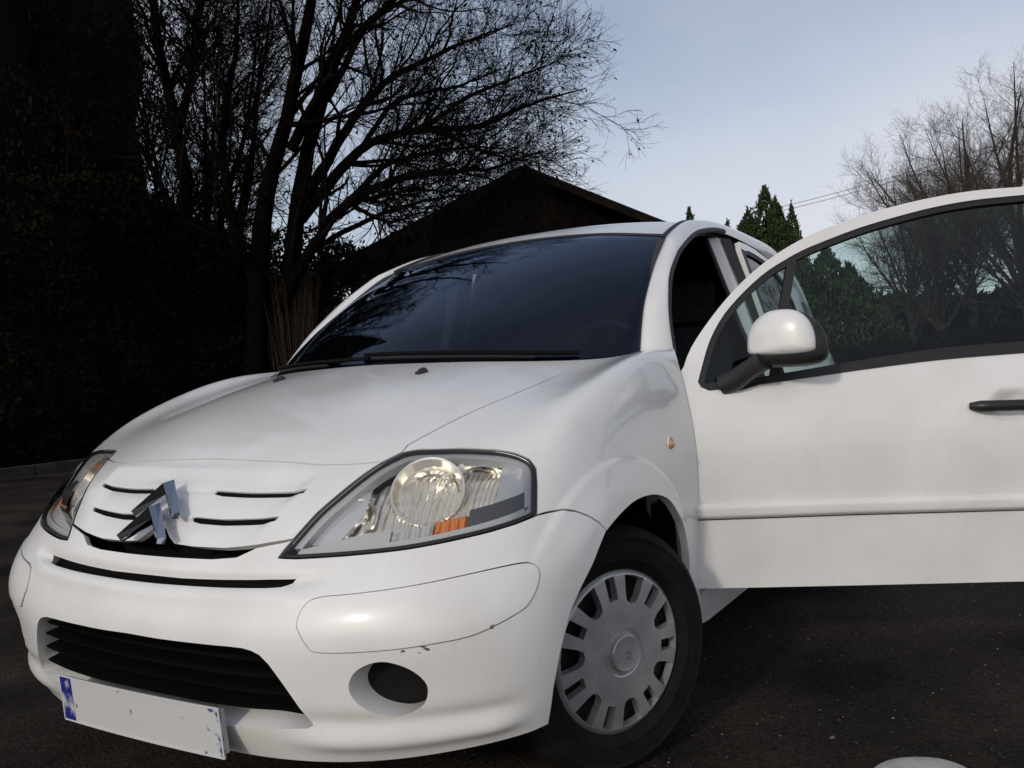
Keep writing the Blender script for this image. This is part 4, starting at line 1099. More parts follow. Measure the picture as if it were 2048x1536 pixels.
for sg in (1, -1):
    K = dict(sg=sg)
    rd = door_mesh("rear_door", PAINT, car, *trim(SIDE, inset(SIDE, densify(SIDE, rear_out, .03), .002), [rear_win], step=.02, lat=(.035, .03), flange=.02, hole_flange=.01), **K)
    door_mesh("window_seal", RUBBER, rd, *trim(SIDE, rear_win, band=.016, off=-.004, flange=0), **K)
    door_mesh("rear_window_pane", REAR_GLASS, rd, *trim(SIDE, rear_win, off=-.012, flange=0, lat=(.08, .08)), **K)
    door_mesh("pillar_applique", RUBBER, rd, *trim(SIDE, [(-1.662, .955), (-1.655, 1.2), (-1.648, 1.40), (-1.690, 1.398), (-1.694, 1.2), (-1.701, .955)], off=.0015, flange=.004, lat=(.05, .05)), **K)
    qp = door_mesh("rear_quarter", PAINT, car, *trim(SIDE, inset(SIDE, densify(SIDE, quarter, .03), .002), [quarter_win], step=.02, lat=(.04, .04), flange=.02, hole_flange=.01), **K)
    door_mesh("quarter_pane", REAR_GLASS, qp, *trim(SIDE, quarter_win, off=-.008, flange=0, lat=(.08, .08)), **K)
    door_mesh("sill", PAINT, car, *trim(SIDE, sill, step=.02, lat=(.05, .03), off=-.012, flange=.06), **K)
    # centre pillar behind the front door
    zz = np.linspace(.34, 1.44, 30); V = []; F = []
    for z in zz:
        xf = np.interp(z, [.34, .95, 1.2, 1.44], [-1.565, -1.585, -1.575, -1.53])
        y = side_y(np.array([xf]), np.array([z]))[0]
        V += [(xf + .03, y - .085, z), (xf, y - .05, z), (xf - .028, y - .046, z), (xf - .085, y - .024, z)]
    cp = door_mesh("centre_pillar", PAINT, car, V, [tuple(r) for r in grid_faces(30, 4)], None, sg)
    V2 = [(x + .002, y + .006, z) for (x, y, z) in V]
    tri_ = [(V2[i * 4 + 2], V2[i * 4 + 3]) for i in range(30)]
    door_mesh("pillar_seal", RUBBER, cp, [p for q in tri_ for p in q], [tuple(r) for r in grid_faces(30, 2)], None, sg)
    MB().tube([(V[i * 4][0] + .004, (V[i * 4][1] + .004) * sg, V[i * 4][2]) for i in range(30)], .009, 6).build("pillar_weatherstrip", RUBBER, cp, smooth=True)
# tail: hatch, rear bumper
zr = np.array([.24, .35, .5, .65, .8, .95, 1.08, 1.2, 1.3, 1.38]); xr = np.array([-3.05, -3.10, -3.12, -3.10, -3.07, -3.03, -2.99, -2.93, -2.85, -2.76])
ysd = np.array([.66, .69, .70, .70, .69, .66, .62, .58, .555, .55])
xsd = np.array([-2.93, -2.95, -2.97, -2.97, -2.95, -2.90, -2.83, -2.78, -2.74, -2.70])
V = []
sy = np.linspace(-1, 1, 25)
for i in range(10):
    for s_ in sy:
        f = abs(s_) ** 3; V.append((xr[i] * (1 - f) + xsd[i] * f, ysd[i] * s_, zr[i]))
tail = np.array(V)
rb = add("rear_bumper", tail[:25 * 4], grid_faces(4, 25), PAINT, car); ht = add("tailgate", tail[25 * 3:25 * 6 ], grid_faces(3, 25), PAINT, car)
add("rear_screen", tail[25 * 5:], grid_faces(5, 25), REAR_GLASS, ht)

# ------------------------------------------------------------------ cabin
tub = MB(); tub.box((-1.62, 0, .25), (2.5, 1.42, .04)); tub.box((-.47, 0, .55), (.03, 1.36, .62)); tub.box((-2.86, 0, .55), (.03, 1.2, .5))
tub.build("cabin_floor", TRIM, car)
dash = [(-.36, .955), (-.50, .985), (-.66, .985), (-.80, .955), (-.86, .90), (-.86, .80), (-.78, .66), (-.56, .55), (-.45, .55)]
MB().prism([(x, z) for x, z in dash], 1.34, Matrix(((1, 0, 0, 0), (0, 0, 1, -.67), (0, 1, 0, 0), (0, 0, 0, 1)))).build("dashboard", TRIM, car, bevel=.012)
mb = MB(); ang = np.linspace(0, 2 * math.pi, 41); V = []
MW = Matrix.Translation((-1.0, .36, .95)) @ Matrix.Rotation(rad(-62), 4, 'Y')
k = 8; F = []
for i, a in enumerate(ang[:-1]):
    for j in range(k):
        b = 2 * math.pi * j / k; r = .178 + .015 * math.cos(b); V.append((r * math.cos(a), r * math.sin(a), .015 * math.sin(b)))
for i in range(40):
    for j in range(k): F.append((i * k + j, ((i + 1) % 40) * k + j, ((i + 1) % 40) * k + (j + 1) % k, i * k + (j + 1) % k))
mb.raw(V, F)
for a in (0.15, math.pi - .15, -math.pi / 2): mb.tube([(0, 0, -.02), (.17 * math.cos(a), .17 * math.sin(a), 0)], .016, 6)
mb.lathe([(0, .0), (.05, -.004), (.062, -.02), (.05, -.05)], 20, 2)
mb.move(MW); mb.build("steering_wheel", mat("wheel_leather", (.10, .10, .105), .45), car, smooth=True, angle=50)
def seat(x, y, wd):
    mb = MB()
    mb.box((x, y, .50), (.50, wd, .16), Matrix.Rotation(rad(-6), 3, 'Y'))
    st = mb.build("seat", CLOTH, car, bevel=.05, smooth=True)
    MB().box((x - .30, y, .80), (.15, wd * .96, .62), Matrix.Rotation(rad(-16), 3, 'Y')).build("seat_back", CLOTH, st, bevel=.05, smooth=True)
    n_ = 1 if wd < .7 else 2
    for q in range(n_):
        MB().box((x - .405, y + (q - (n_ - 1) / 2) * .6, 1.20), (.09, .27, .19), Matrix.Rotation(rad(-16), 3, 'Y')).build("headrest", CLOTH, st, bevel=.035, smooth=True)
seat(-1.32, .36, .50); seat(-1.32, -.36, .50); seat(-2.12, 0, 1.2)
mb = MB(); mb.box((-1.02, 0.0, 1.355), (.035, .22, .065)); mv = mb.build("rear_view_mirror", BLACK, car, bevel=.015, smooth=True)
MB().tube([(-1.0, 0, 1.36), (-.985, 0, 1.40)], .01, 6).build("mirror_stem", BLACK, mv)
MB().box((-.975, .0, 1.40), (.04, .06, .05), Matrix.Rotation(rad(-50), 3, 'Y')).build("sensor_box", mat("pale_plastic", (.35, .36, .38), .6), mv)
# ------------------------------------------------------------------ ground
rng = np.random.default_rng(11)
ASPH = mat("asphalt", (.03, .03, .031), .9, spec=.06)
def asphalt_nodes():
    nt = ASPH.node_tree; N = nt.nodes; L = nt.links; b = N["Principled BSDF"]
    t = N.new("ShaderNodeTexCoord")
    big = N.new("ShaderNodeTexNoise"); big.inputs["Scale"].default_value = 1.3; big.inputs["Detail"].default_value = 6; L.new(t.outputs["Object"], big.inputs["Vector"])
    r1 = N.new("ShaderNodeValToRGB"); r1.color_ramp.elements[0].position = .36; r1.color_ramp.elements[1].position = .66
    r1.color_ramp.elements[0].color = (.011, .0105, .011, 1); r1.color_ramp.elements[1].color = (.046, .037, .032, 1); L.new(big.outputs["Fac"], r1.inputs["Fac"])
    vo = N.new("ShaderNodeTexVoronoi"); vo.inputs["Scale"].default_value = 130; L.new(t.outputs["Object"], vo.inputs["Vector"])
    r2 = N.new("ShaderNodeValToRGB"); r2.color_ramp.elements[0].position = .0; r2.color_ramp.elements[1].position = 1.
    r2.color_ramp.elements[0].color = (.35, .35, .35, 1); r2.color_ramp.elements[1].color = (1.9, 1.75, 1.6, 1)
    L.new(vo.outputs["Color"], r2.inputs["Fac"])
    mu = N.new("ShaderNodeMixRGB"); mu.blend_type = 'MULTIPLY'; mu.inputs["Fac"].default_value = .8
    L.new(r1.outputs["Color"], mu.inputs["Color1"]); L.new(r2.outputs["Color"], mu.inputs["Color2"])
    n2 = N.new("ShaderNodeTexNoise"); n2.inputs["Scale"].default_value = 9; n2.inputs["Detail"].default_value = 4; L.new(t.outputs["Object"], n2.inputs["Vector"])
    r3 = N.new("ShaderNodeValToRGB"); r3.color_ramp.elements[0].position = .55; r3.color_ramp.elements[1].position = .72
    r3.color_ramp.elements[0].color = (0, 0, 0, 1); r3.color_ramp.elements[1].color = (.55, .55, .55, 1); L.new(n2.outputs["Fac"], r3.inputs["Fac"])
    mo = N.new("ShaderNodeMixRGB"); mo.inputs["Color2"].default_value = (.030, .024, .013, 1)      # moss and soil film
    L.new(r3.outputs["Color"], mo.inputs["Fac"]); L.new(mu.outputs["Color"], mo.inputs["Color1"]); L.new(mo.outputs["Color"], b.inputs["Base Color"])
    bp = N.new("ShaderNodeBump"); bp.inputs["Strength"].default_value = .55; bp.inputs["Distance"].default_value = .004
    L.new(vo.outputs["Distance"], bp.inputs["Height"]); L.new(bp.outputs["Normal"], b.inputs["Normal"])
asphalt_nodes()
gx = np.concatenate([[-500, -120], np.linspace(-60, 40, 41), [120, 500]]); gy = np.concatenate([[-500, -120], np.linspace(-50, 50, 41), [120, 500]])
Gx, Gy = np.meshgrid(gx, gy)
Gz = np.zeros_like(Gx)
ground = add("ground", np.stack([Gx, Gy, Gz], -1).reshape(-1, 3), np.stack([(i_ := np.arange(45 * 45).reshape(45, 45))[:-1, :-1].ravel(), i_[:-1, 1:].ravel(), i_[1:, 1:].ravel(), i_[1:, :-1].ravel()], 1), ASPH, None, False)
tag(ground, kind="structure")
# soil verge under the hedge
SOIL = mat("soil", (.02, .016, .011), .95); noisy(SOIL, (.010, .008, .006), (.028, .024, .014), 3, 6, bump=.8, bscale=30, dist=.03)
xv = np.linspace(-30, 14, 60); V = np.array([(x, y, .05 + .03 * math.sin(x * 1.7 + y) * (y < -9.15)) for x in xv for y in (-9.12, -9.5, -10.3, -14, -40)])
i_ = np.arange(300).reshape(60, 5)
verge = add("verge", V, np.stack([i_[:-1, :-1].ravel(), i_[1:, :-1].ravel(), i_[1:, 1:].ravel(), i_[:-1, 1:].ravel()], 1)[:, ::-1], SOIL); tag(verge, kind="structure")
# kerb stones
KERB = mat("kerb_concrete", (.05, .05, .045), .9); noisy(KERB, (.010, .010, .009), (.026, .026, .024), 6, 6, bump=.5, bscale=60, dist=.006)
kme = MB().box((0, 0, .055), (.985, .13, .15)).build("kerb_stone", KERB, None, bevel=.012)
for k in range(16):
    o = kme if k == 0 else kme.copy()
    if k: col.objects.link(o)
    o.location = (1.0 - k * 1.0, -9.05 + .012 * math.sin(k * 2.1), 0); o.rotation_euler = (0, 0, .008 * math.sin(k * 3.7))
    tag(o, "grey concrete kerb stone along the foot of the tall hedge", "kerb", "kerb stones along the hedge")
# loose grit on the asphalt
n = 5200
gp = np.stack([rng.uniform(-3.2, 1.3, n), rng.uniform(.3, 3.6, n)], 1)
base = np.array([(1, 0, 0), (-1, 0, 0), (0, 1, 0), (0, -1, 0), (0, 0, .7), (0, 0, -.3)], float); fc = np.array([(0, 2, 4), (2, 1, 4), (1, 3, 4), (3, 0, 4), (2, 0, 5), (1, 2, 5), (3, 1, 5), (0, 3, 5)])
sz = rng.gamma(2.0, .0009, n) + .0009
A = rng.uniform(0, 6.28, n); c_, s_ = np.cos(A), np.sin(A)
bb = base[None] * (sz[:, None] * rng.uniform(.6, 1.3, (n, 6)))[:, :, None]
Vg = np.stack([bb[..., 0] * c_[:, None] - bb[..., 1] * s_[:, None] + gp[:, :1], bb[..., 0] * s_[:, None] + bb[..., 1] * c_[:, None] + gp[:, 1:], bb[..., 2] + sz[:, None] * .3], -1).reshape(-1, 3)
GRIT = mat("grit", (.12, .11, .10), .8); noisy(GRIT, (.03, .027, .024), (.26, .24, .21), 23, 2, .45, .75)
grit = add("grit", Vg, (fc[None] + np.arange(n)[:, None, None] * 6).reshape(-1, 3), GRIT, None, False)
tag(grit, "loose pale grit scattered over the asphalt", "grit", kind="stuff")
# pale rounded stone
mb = MB(); prof = []
bm = bmesh.new(); bmesh.ops.create_icosphere(bm, subdivisions=4, radius=1)
for v in bm.verts:
    q = v.co; f = 1 + .07 * math.sin(q.x * 2.3 + 1) + .05 * math.sin(q.y * 3.1 + q.z * 2)
    v.co = Vector((math.copysign(abs(q.x) ** .85, q.x) * .125 * f, math.copysign(abs(q.y) ** .85, q.y) * .085 * f, max(-.25, q.z) * .05 * f))
me = bpy.data.meshes.new("stone"); bm.to_mesh(me); bm.free()
STONE = mat("pale_stone", (.42, .41, .39), .8); noisy(STONE, (.36, .35, .33), (.46, .45, .43), 20, 5, bump=.2, bscale=120, dist=.002)
me.materials.append(STONE); me.polygons.foreach_set("use_smooth", np.ones(len(me.polygons), bool))
st = obj("stone", me); st.location = (-.200, 1.405, .006); st.rotation_euler = (0, 0, rad(-62))
tag(st, "smooth pale grey rounded stone lying on the asphalt beneath the open door", "stone")

# ------------------------------------------------------------------ vegetation builders
def unit(v): return v / (np.linalg.norm(v, axis=-1, keepdims=True) + 1e-9)
def tubes(P, Rr, k=3):
    """batch of tubes: P (n, m, 3), Rr (n, m) -> V, F"""
    n, m_ = P.shape[:2]
    t = unit(np.gradient(P, axis=1))
    ref = np.broadcast_to(np.array([.31, .52, .79]), t.shape); a = unit(np.cross(t, ref)); b = np.cross(t, a)
    th = np.arange(k) * 2 * math.pi / k
    V = P[:, :, None] + Rr[:, :, None, None] * (a[:, :, None] * np.cos(th)[None, None, :, None] + b[:, :, None] * np.sin(th)[None, None, :, None])
    idx = np.arange(n * m_ * k).reshape(n, m_, k)
    nx = np.roll(idx, -1, 2)
    F = np.stack([idx[:, :-1], nx[:, :-1], nx[:, 1:], idx[:, 1:]], -1).reshape(-1, 4)
    return V.reshape(-1, 3), F
def spawn(P, Rr, per, lo, hi, L0, L1, ang, segs, wig, trop, r_frac=.55, droop=0., rmax=1e9):
    """children of a batch of branches"""
    n, m_ = P.shape[:2]
    par = np.repeat(np.arange(n), per); N = len(par)
    f = rng.uniform(lo, hi, N) * (m_ - 1); i = np.minimum(f.astype(int), m_ - 2); w = (f - i)[:, None]
    base = P[par, i] * (1 - w) + P[par, i + 1] * w
    d0 = unit(P[par, i + 1] - P[par, i])
    rr = np.minimum((Rr[par, i] * (1 - w[:, 0]) + Rr[par, i + 1] * w[:, 0]) * r_frac * rng.uniform(.6, 1.1, N), rmax)
    rnd = unit(rng.normal(size=(N, 3))); side = unit(rnd - d0 * (rnd * d0).sum(1, keepdims=True))
    a = np.radians(rng.normal(ang, ang * .25, N))[:, None]
    d = unit(d0 * np.cos(a) + side * np.sin(a))
    L = rng.uniform(L0, L1, N) * (1.15 - .5 * f / (m_ - 1))
    pts = [base]; st_ = (L / segs)[:, None]
    for s in range(segs):
        d = unit(d + rng.normal(0, wig, (N, 3)) + np.array([0, 0, trop]) - np.array([0, 0, droop * s / segs]))
        pts.append(pts[-1] + d * st_)
    C = np.stack(pts, 1)
    R2 = rr[:, None] * np.linspace(1, .35, segs + 1)[None]
    return C, R2
def merge(parts):
    V = []; F = []; o = 0
    for v, f in parts: V.append(v); F.append(f + o); o += len(v)
    return np.concatenate(V), np.concatenate(F)
def leaves(C, s0, s1, flat=0.):
    """one small folded leaf (quad) per centre"""
    n = len(C); a = unit(rng.normal(size=(n, 3)) * [1, 1, 1 - flat]); b = unit(np.cross(a, rng.normal(size=(n, 3))))
    s = rng.uniform(s0, s1, n)[:, None]
    V = np.stack([C - a * s, C + b * s * .45, C + a * s, C - b * s * .45], 1).reshape(-1, 3)
    return V, np.arange(4 * n).reshape(n, 4)
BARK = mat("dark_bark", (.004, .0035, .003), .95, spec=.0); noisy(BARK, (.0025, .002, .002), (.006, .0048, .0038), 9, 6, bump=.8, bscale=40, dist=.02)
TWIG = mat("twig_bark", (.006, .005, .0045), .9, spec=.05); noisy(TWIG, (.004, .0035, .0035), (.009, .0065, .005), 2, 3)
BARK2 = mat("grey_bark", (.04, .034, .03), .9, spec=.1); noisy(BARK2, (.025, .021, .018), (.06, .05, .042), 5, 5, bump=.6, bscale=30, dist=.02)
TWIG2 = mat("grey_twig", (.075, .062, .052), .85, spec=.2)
BIRCH = mat("pale_bark", (.16, .145, .13), .75); noisy(BIRCH, (.05, .042, .036), (.24, .22, .20), 6, 5, .40, .58)
REDTWIG = mat("red_twig", (.016, .008, .006), .9, spec=.0)
DEADLEAF = mat("dead_leaf", (.007, .0055, .004), .9, spec=.1)
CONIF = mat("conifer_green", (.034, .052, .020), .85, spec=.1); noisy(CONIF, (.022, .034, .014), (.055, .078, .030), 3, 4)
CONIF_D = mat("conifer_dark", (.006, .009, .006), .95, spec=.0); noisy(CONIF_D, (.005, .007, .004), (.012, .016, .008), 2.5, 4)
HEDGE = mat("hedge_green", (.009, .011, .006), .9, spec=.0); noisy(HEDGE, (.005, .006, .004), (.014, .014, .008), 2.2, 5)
IVY = mat("ivy_leaf", (.008, .010, .006), .7, spec=.15)
STRAW = mat("dry_blade", (.09, .04, .016), .85); noisy(STRAW, (.018, .008, .005), (.06, .027, .012), 8, 3)

def bare_tree(name, label, cat, limbs, base, bark, twig, group=None, per=(9, 8, 6), L=((.9, 2.1), (.45, 1.0), (.16, .45)), leaf=0, drop=.0, rm=(.05, .014, .006), leafm=None):
    root = empty(name, base); tag(root, label, cat, group)
    P = np.stack([resample(np.array(p), 26) for p, r in limbs]); R0 = np.stack([r * np.linspace(1, .05, 26) ** .85 for p, r in limbs])
    wob = np.cumsum(rng.normal(0, .012, P.shape), 1); wob[:, 0] = 0; P = P + wob
    trunk_v, trunk_f = tubes(P, R0, 8)
    add("trunk", trunk_v - base, trunk_f, bark, root)
    C1, R1 = spawn(P, R0, per[0], .22, .99, *L[0], 42, 7, .16, .06, .5, rmax=rm[0])
    tip, rt = P[:, -6:], R0[:, -6:]
    C2, R2 = spawn(C1, R1, per[1], .15, 1., *L[1], 38, 5, .17, .05, .55, drop, rmax=rm[1])
    C2b, R2b = spawn(P, R0, per[0], .3, 1., *L[1], 50, 5, .17, .05, .3, drop, rmax=rm[1])
    C2 = np.concatenate([C2, C2b]); R2 = np.concatenate([R2, R2b])
    C3, R3 = spawn(C2, R2, per[2], .15, 1., *L[2], 36, 3, .15, .03, .6, drop * 1.5, rmax=rm[2])
    V, F = merge([tubes(C1, np.maximum(R1, .006), 5), tubes(C2, np.maximum(R2, .0035), 3), tubes(C3, np.maximum(R3, .0022), 3)])
    add("crown", V - base, F, twig, root)
    if leaf:
        k = rng.integers(0, len(C3), leaf); q = C3[k, rng.integers(1, 4, leaf)] + rng.normal(0, .02, (leaf, 3))
        V, F = leaves(q, .018, .05); add("clinging_leaves", V - base, F, leafm or DEADLEAF, root, False)["kind"] = "stuff"
    return root
B0 = np.array((-8.75, -9.4, 0.))
def off_ground(l):
    """continue the first limbs down to the soil"""
    out = []
    for i, (p, r) in enumerate(l):
        out.append((p, r))
    return out
bl_ = LIMBS['bigtree']
fix = []
for i, (p, r) in enumerate(bl_):
    p = [tuple(q) for q in p]
    if i in (0, 1): p = [(p[0][0], p[0][1], 0.0)] + p[1:]
    fix.append((p, r))
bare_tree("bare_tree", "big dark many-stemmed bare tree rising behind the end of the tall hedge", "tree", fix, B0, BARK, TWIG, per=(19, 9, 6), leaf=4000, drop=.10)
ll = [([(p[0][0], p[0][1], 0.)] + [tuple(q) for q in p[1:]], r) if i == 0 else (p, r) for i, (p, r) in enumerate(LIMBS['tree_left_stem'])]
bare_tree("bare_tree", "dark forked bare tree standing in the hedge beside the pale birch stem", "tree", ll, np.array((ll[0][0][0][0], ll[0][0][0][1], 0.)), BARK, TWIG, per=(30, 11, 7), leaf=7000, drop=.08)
lim = []
for k in range(9):
    a = rng.uniform(0, 6.28); q = rng.uniform(.5, 2.6); z0 = rng.uniform(.8, 3.2)
    lim.append(([(-10.2, -12.6, 0. if k == 0 else z0), (-10.2 + .3 * q * math.cos(a), -12.6 + .3 * q * math.sin(a), z0 + 1.8), (-10.2 + .7 * q * math.cos(a), -12.6 + .7 * q * math.sin(a), z0 + 4), (-10.2 + q * math.cos(a), -12.6 + q * math.sin(a), z0 + 7)], .13 if k == 0 else .07))
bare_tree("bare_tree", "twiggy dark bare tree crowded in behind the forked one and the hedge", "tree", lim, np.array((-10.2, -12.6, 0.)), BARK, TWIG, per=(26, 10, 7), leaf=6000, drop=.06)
bp_ = LIMBS['birch'][0]
bp_ = ([tuple(np.array((1.897, 1.657, .957)) + (np.array(q) - (1.897, 1.657, .957)) * 1.16) for q in bp_[0]], bp_[1])
bb_ = [(bp_[0][0][0], bp_[0][0][1], 0.)] + [tuple(q) for q in bp_[0][1:]]
bare_tree("birch_tree", "slender pale-barked birch stem in front of the dark bare trees", "tree", [(bb_, .042)], np.array(bb_[0]), BIRCH, TWIG, per=(22, 6, 5), L=((.5, 1.3), (.3, .6), (.12, .3)), rm=(.014, .007, .004))
# red-barked young shoots above the hedge
sh = []
for k in range(4):
    x, y = -6.0 + rng.uniform(-.35, .35), -10.2 + rng.uniform(-.25, .25)
    a = rng.uniform(-.5, .5)
    sh.append(([(x, y, 0.), (x + .1 * a, y, 2.6), (x + .4 * a, y, 4.0), (x + 1.3 * a, y + .1, 4.7), (x + 1.7 * a, y + .1, 5.5)], .017))
bare_tree("young_shoots", "red-brown bare shoots poking out of the top of the tall hedge", "shrub", sh, np.array((-5.6, -9.9, 0.)), REDTWIG, REDTWIG, per=(5, 3, 2), L=((.4, 1.0), (.2, .5), (.1, .2)), rm=(.01, .006, .004))
# ---- hedge: dense evergreen face
def hedge(name, label, x0, x1, y0, y1, h, mt, nl, s=(.03, .07), wob=.22, cat="hedge"):
    root = empty(name, ((x0 + x1) / 2, (y0 + y1) / 2, 0)); tag(root, label, cat); b = np.array(root.location)
    def top(x): return h - .62 * np.clip(-8.3 - x, 0, 9) * (h > 2) + .16 * np.sin(x * .9 + 1) + .09 * np.sin(x * 2.7) + .05 * np.sin(x * 6.1)
    def front(x, z): return y1 + wob * (.45 * np.sin(x * 1.3 + z * .8) + .3 * np.sin(x * 3.1 - z * 2.2) + .25 * np.sin(z * 3.3 + x * .4)) - .10 * z * (h > 2)
    # body
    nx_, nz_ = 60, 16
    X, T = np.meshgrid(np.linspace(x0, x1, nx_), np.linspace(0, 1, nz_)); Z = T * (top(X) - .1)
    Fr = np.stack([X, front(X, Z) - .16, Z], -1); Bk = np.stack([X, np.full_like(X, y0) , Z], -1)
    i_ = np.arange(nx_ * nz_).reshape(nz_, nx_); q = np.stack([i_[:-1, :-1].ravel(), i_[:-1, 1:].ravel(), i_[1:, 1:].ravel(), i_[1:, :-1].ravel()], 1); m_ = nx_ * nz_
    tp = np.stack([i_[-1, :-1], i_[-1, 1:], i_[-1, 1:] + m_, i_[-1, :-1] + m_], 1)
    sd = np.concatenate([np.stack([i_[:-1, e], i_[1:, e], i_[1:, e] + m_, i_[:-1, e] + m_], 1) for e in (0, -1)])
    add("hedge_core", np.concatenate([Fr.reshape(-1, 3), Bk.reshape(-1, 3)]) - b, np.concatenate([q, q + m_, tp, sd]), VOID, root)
    n1 = int(nl * .72); n2 = nl - n1
    x = rng.uniform(x0, x1, n1); z = rng.uniform(0, 1, n1) * top(x); y = front(x, z) - np.abs(rng.normal(0, .10, n1)) + .04
    C = np.stack([x, y, z], 1)
    x = rng.uniform(x0, x1, n2); z = top(x) - np.abs(rng.normal(0, .10, n2)) + rng.gamma(1.2, .07, n2) * (rng.random(n2) < .4); y = y0 + rng.uniform(0, 1, n2) * (front(x, z) - y0)
    C = np.concatenate([C, np.stack([x, y, z], 1)])
    e = int(nl * .08); zz = rng.uniform(0, h, e)
    for xe in (x0, x1): C = np.concatenate([C, np.stack([xe + rng.normal(0, .10, e), rng.uniform(y0, y1, e), zz], 1)])
    V, F = leaves(C, *s); o = add("foliage", V - b, F, mt, root, False); o["kind"] = "stuff"
    return root
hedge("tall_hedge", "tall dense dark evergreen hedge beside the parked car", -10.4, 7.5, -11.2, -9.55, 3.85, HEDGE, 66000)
# ---- conifers made of flame-shaped sprays
def conifer(name, label, base, spires, mt, nl, s, group=None, cat="conifer", core=False):
    root = empty(name, base); tag(root, label, cat, group); b = np.array(base, float)
    mb = MB(); C = []; N = []
    tot = sum(h * r for _, _, h, r, _ in spires)
    for (dx, dy, h, r, z0) in spires:
        mb.tube([(dx * .5, dy * .5, 0), (dx, dy, z0 + .3 * h), (dx, dy, z0 + h * .93)], [.06 + .012 * h, .04 + .008 * h, .01], 7)
        n = int(nl * h * r / tot)
        t = rng.beta(1.1, 1.5, n); prof = np.sin(np.clip(t * .92 + .08, 0, 1) * math.pi) ** .55 * (1 - t) ** .45
        a = rng.uniform(0, 2 * math.pi, n); lump = 1 + .22 * np.sin(a * 5 + t * 17) + .16 * np.sin(a * 3 - t * 29)
        rr = r * 1.25 * prof * lump * np.sqrt(rng.uniform(.35, 1.05, n))
        c = np.stack([dx + rr * np.cos(a), dy + rr * np.sin(a), z0 + t * h + rng.normal(0, .05, n)], 1); C.append(c)
    mb.build("trunk", BARK, root, smooth=True)
    if core:                                     # dark core added to block the sky between the leaves
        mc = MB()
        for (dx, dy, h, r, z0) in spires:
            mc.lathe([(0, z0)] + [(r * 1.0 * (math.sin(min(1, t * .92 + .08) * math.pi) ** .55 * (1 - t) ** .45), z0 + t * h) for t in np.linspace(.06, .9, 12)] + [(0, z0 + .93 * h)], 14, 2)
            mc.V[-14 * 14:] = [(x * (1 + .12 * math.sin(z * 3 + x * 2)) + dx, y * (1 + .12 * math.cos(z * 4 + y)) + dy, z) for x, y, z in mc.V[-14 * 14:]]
        mc.build("sky_blocking_core", VOID, root, smooth=True)
    C = np.concatenate(C); n = len(C)
    up = unit(rng.normal(0, .45, (n, 3)) + [0, 0, 1.0]); b_ = unit(np.cross(up, rng.normal(size=(n, 3)))); q = rng.uniform(*s, n)[:, None]
    V = np.stack([C - up * q * .6, C + b_ * q * .38, C + up * q * 1.2, C - b_ * q * .38], 1).reshape(-1, 3)
    add("crown", V, np.arange(4 * n).reshape(n, 4), mt, root, False)["kind"] = "stuff"
    return root
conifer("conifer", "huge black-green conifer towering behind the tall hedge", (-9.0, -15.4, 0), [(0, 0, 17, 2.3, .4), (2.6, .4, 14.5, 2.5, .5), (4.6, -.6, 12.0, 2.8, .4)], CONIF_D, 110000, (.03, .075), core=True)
conifer("cypress", "green cypress with several pointed tips beyond the car's roof", (-22.4, -4.6, 0), [(0, .02, 5.5, 1.15, .1), (-.16, .25, 5.15, 1.05, .1), (.22, -.40, 4.9, 1.0, .1), (-.36, .62, 5.0, .58, .1), (.1, -.62, 4.6, .8, .1), (-.5, .1, 5.0, 1.0, .1)], CONIF, 70000, (.035, .075))
conifer("cypress", "broad dark green cypress seen through the open door's window", (-19.2, -2.45, 0), [(0, 0, 3.35, 1.1, .05), (-.1, .45, 2.95, .9, .05), (.1, -.6, 3.15, 1.0, .05), (-.3, .8, 2.4, .7, .05), (0, -1.1, 3.0, .9, .05)], CONIF, 30000, (.05, .10))
conifer("cypress", "small far conifer whose tips just top the car's roof", (-29.1, -9.0, 0), [(0, 0, 6.3, .8, .2), (-.5, 1.2, 5.75, .7, .2), (.5, -1.2, 5.8, .6, .2)], CONIF, 14000, (.06, .14))
# ---- ragged ivy-grown bush and dry grasses at the end of the hedge
def bush(name, label, base, h, r, mt, leafm, nl, per=(16, 8, 5), s=(.03, .06)):
    root = empty(name, base); tag(root, label, "bush"); b = np.array(base, float)
    limbs = []
    for k in range(11):
        a = rng.uniform(0, 6.28); q = rng.uniform(.2, 1) * r
        limbs.append(np.array([(0, 0, 0), (.3 * q * math.cos(a), .3 * q * math.sin(a), h * .4), (.7 * q * math.cos(a), .7 * q * math.sin(a), h * .75), (q * math.cos(a), q * math.sin(a), h * rng.uniform(.75, 1.05))]) + rng.normal(0, .05, (4, 3)))
    P = np.stack([resample(l, 16) for l in limbs]); R0 = np.tile(.03 * np.linspace(1, .2, 16), (len(limbs), 1))
    add("stems", *tubes(P, R0, 5), mt, root)
    C1, R1 = spawn(P, R0, per[0], .2, 1, .4, 1.0, 48, 5, .2, .05, .5, rmax=.012); C2, R2 = spawn(C1, R1, per[1], .2, 1, .15, .5, 45, 4, .2, .0, .6, .1, rmax=.006)
    V, F = merge([tubes(C1, np.maximum(R1, .004), 3), tubes(C2, np.maximum(R2, .0025), 3)]); add("twigs", V, F, mt, root)
    k = rng.integers(0, len(C2), nl); V, F = leaves(C2[k, rng.integers(1, 5, nl)] + rng.normal(0, .04, (nl, 3)), *s); add("foliage", V, F, leafm, root, False)["kind"] = "stuff"
bush("ivy_bush", "ragged ivy-grown bush between the bare tree and the gabled house", (-11.2, -10.1, 0), 3.4, 1.6, TWIG, IVY, 11000)
bush("ivy_bush", "low dark bush at the foot of the many-stemmed bare tree", (-9.9, -9.6, 0), 3.0, 1.3, TWIG, IVY, 16000)
gr_ = empty("dry_grass", (-8.75, -8.75, 0)); tag(gr_, "clump of tall rust-brown dry grass at the end of the tall hedge", "grass clump")
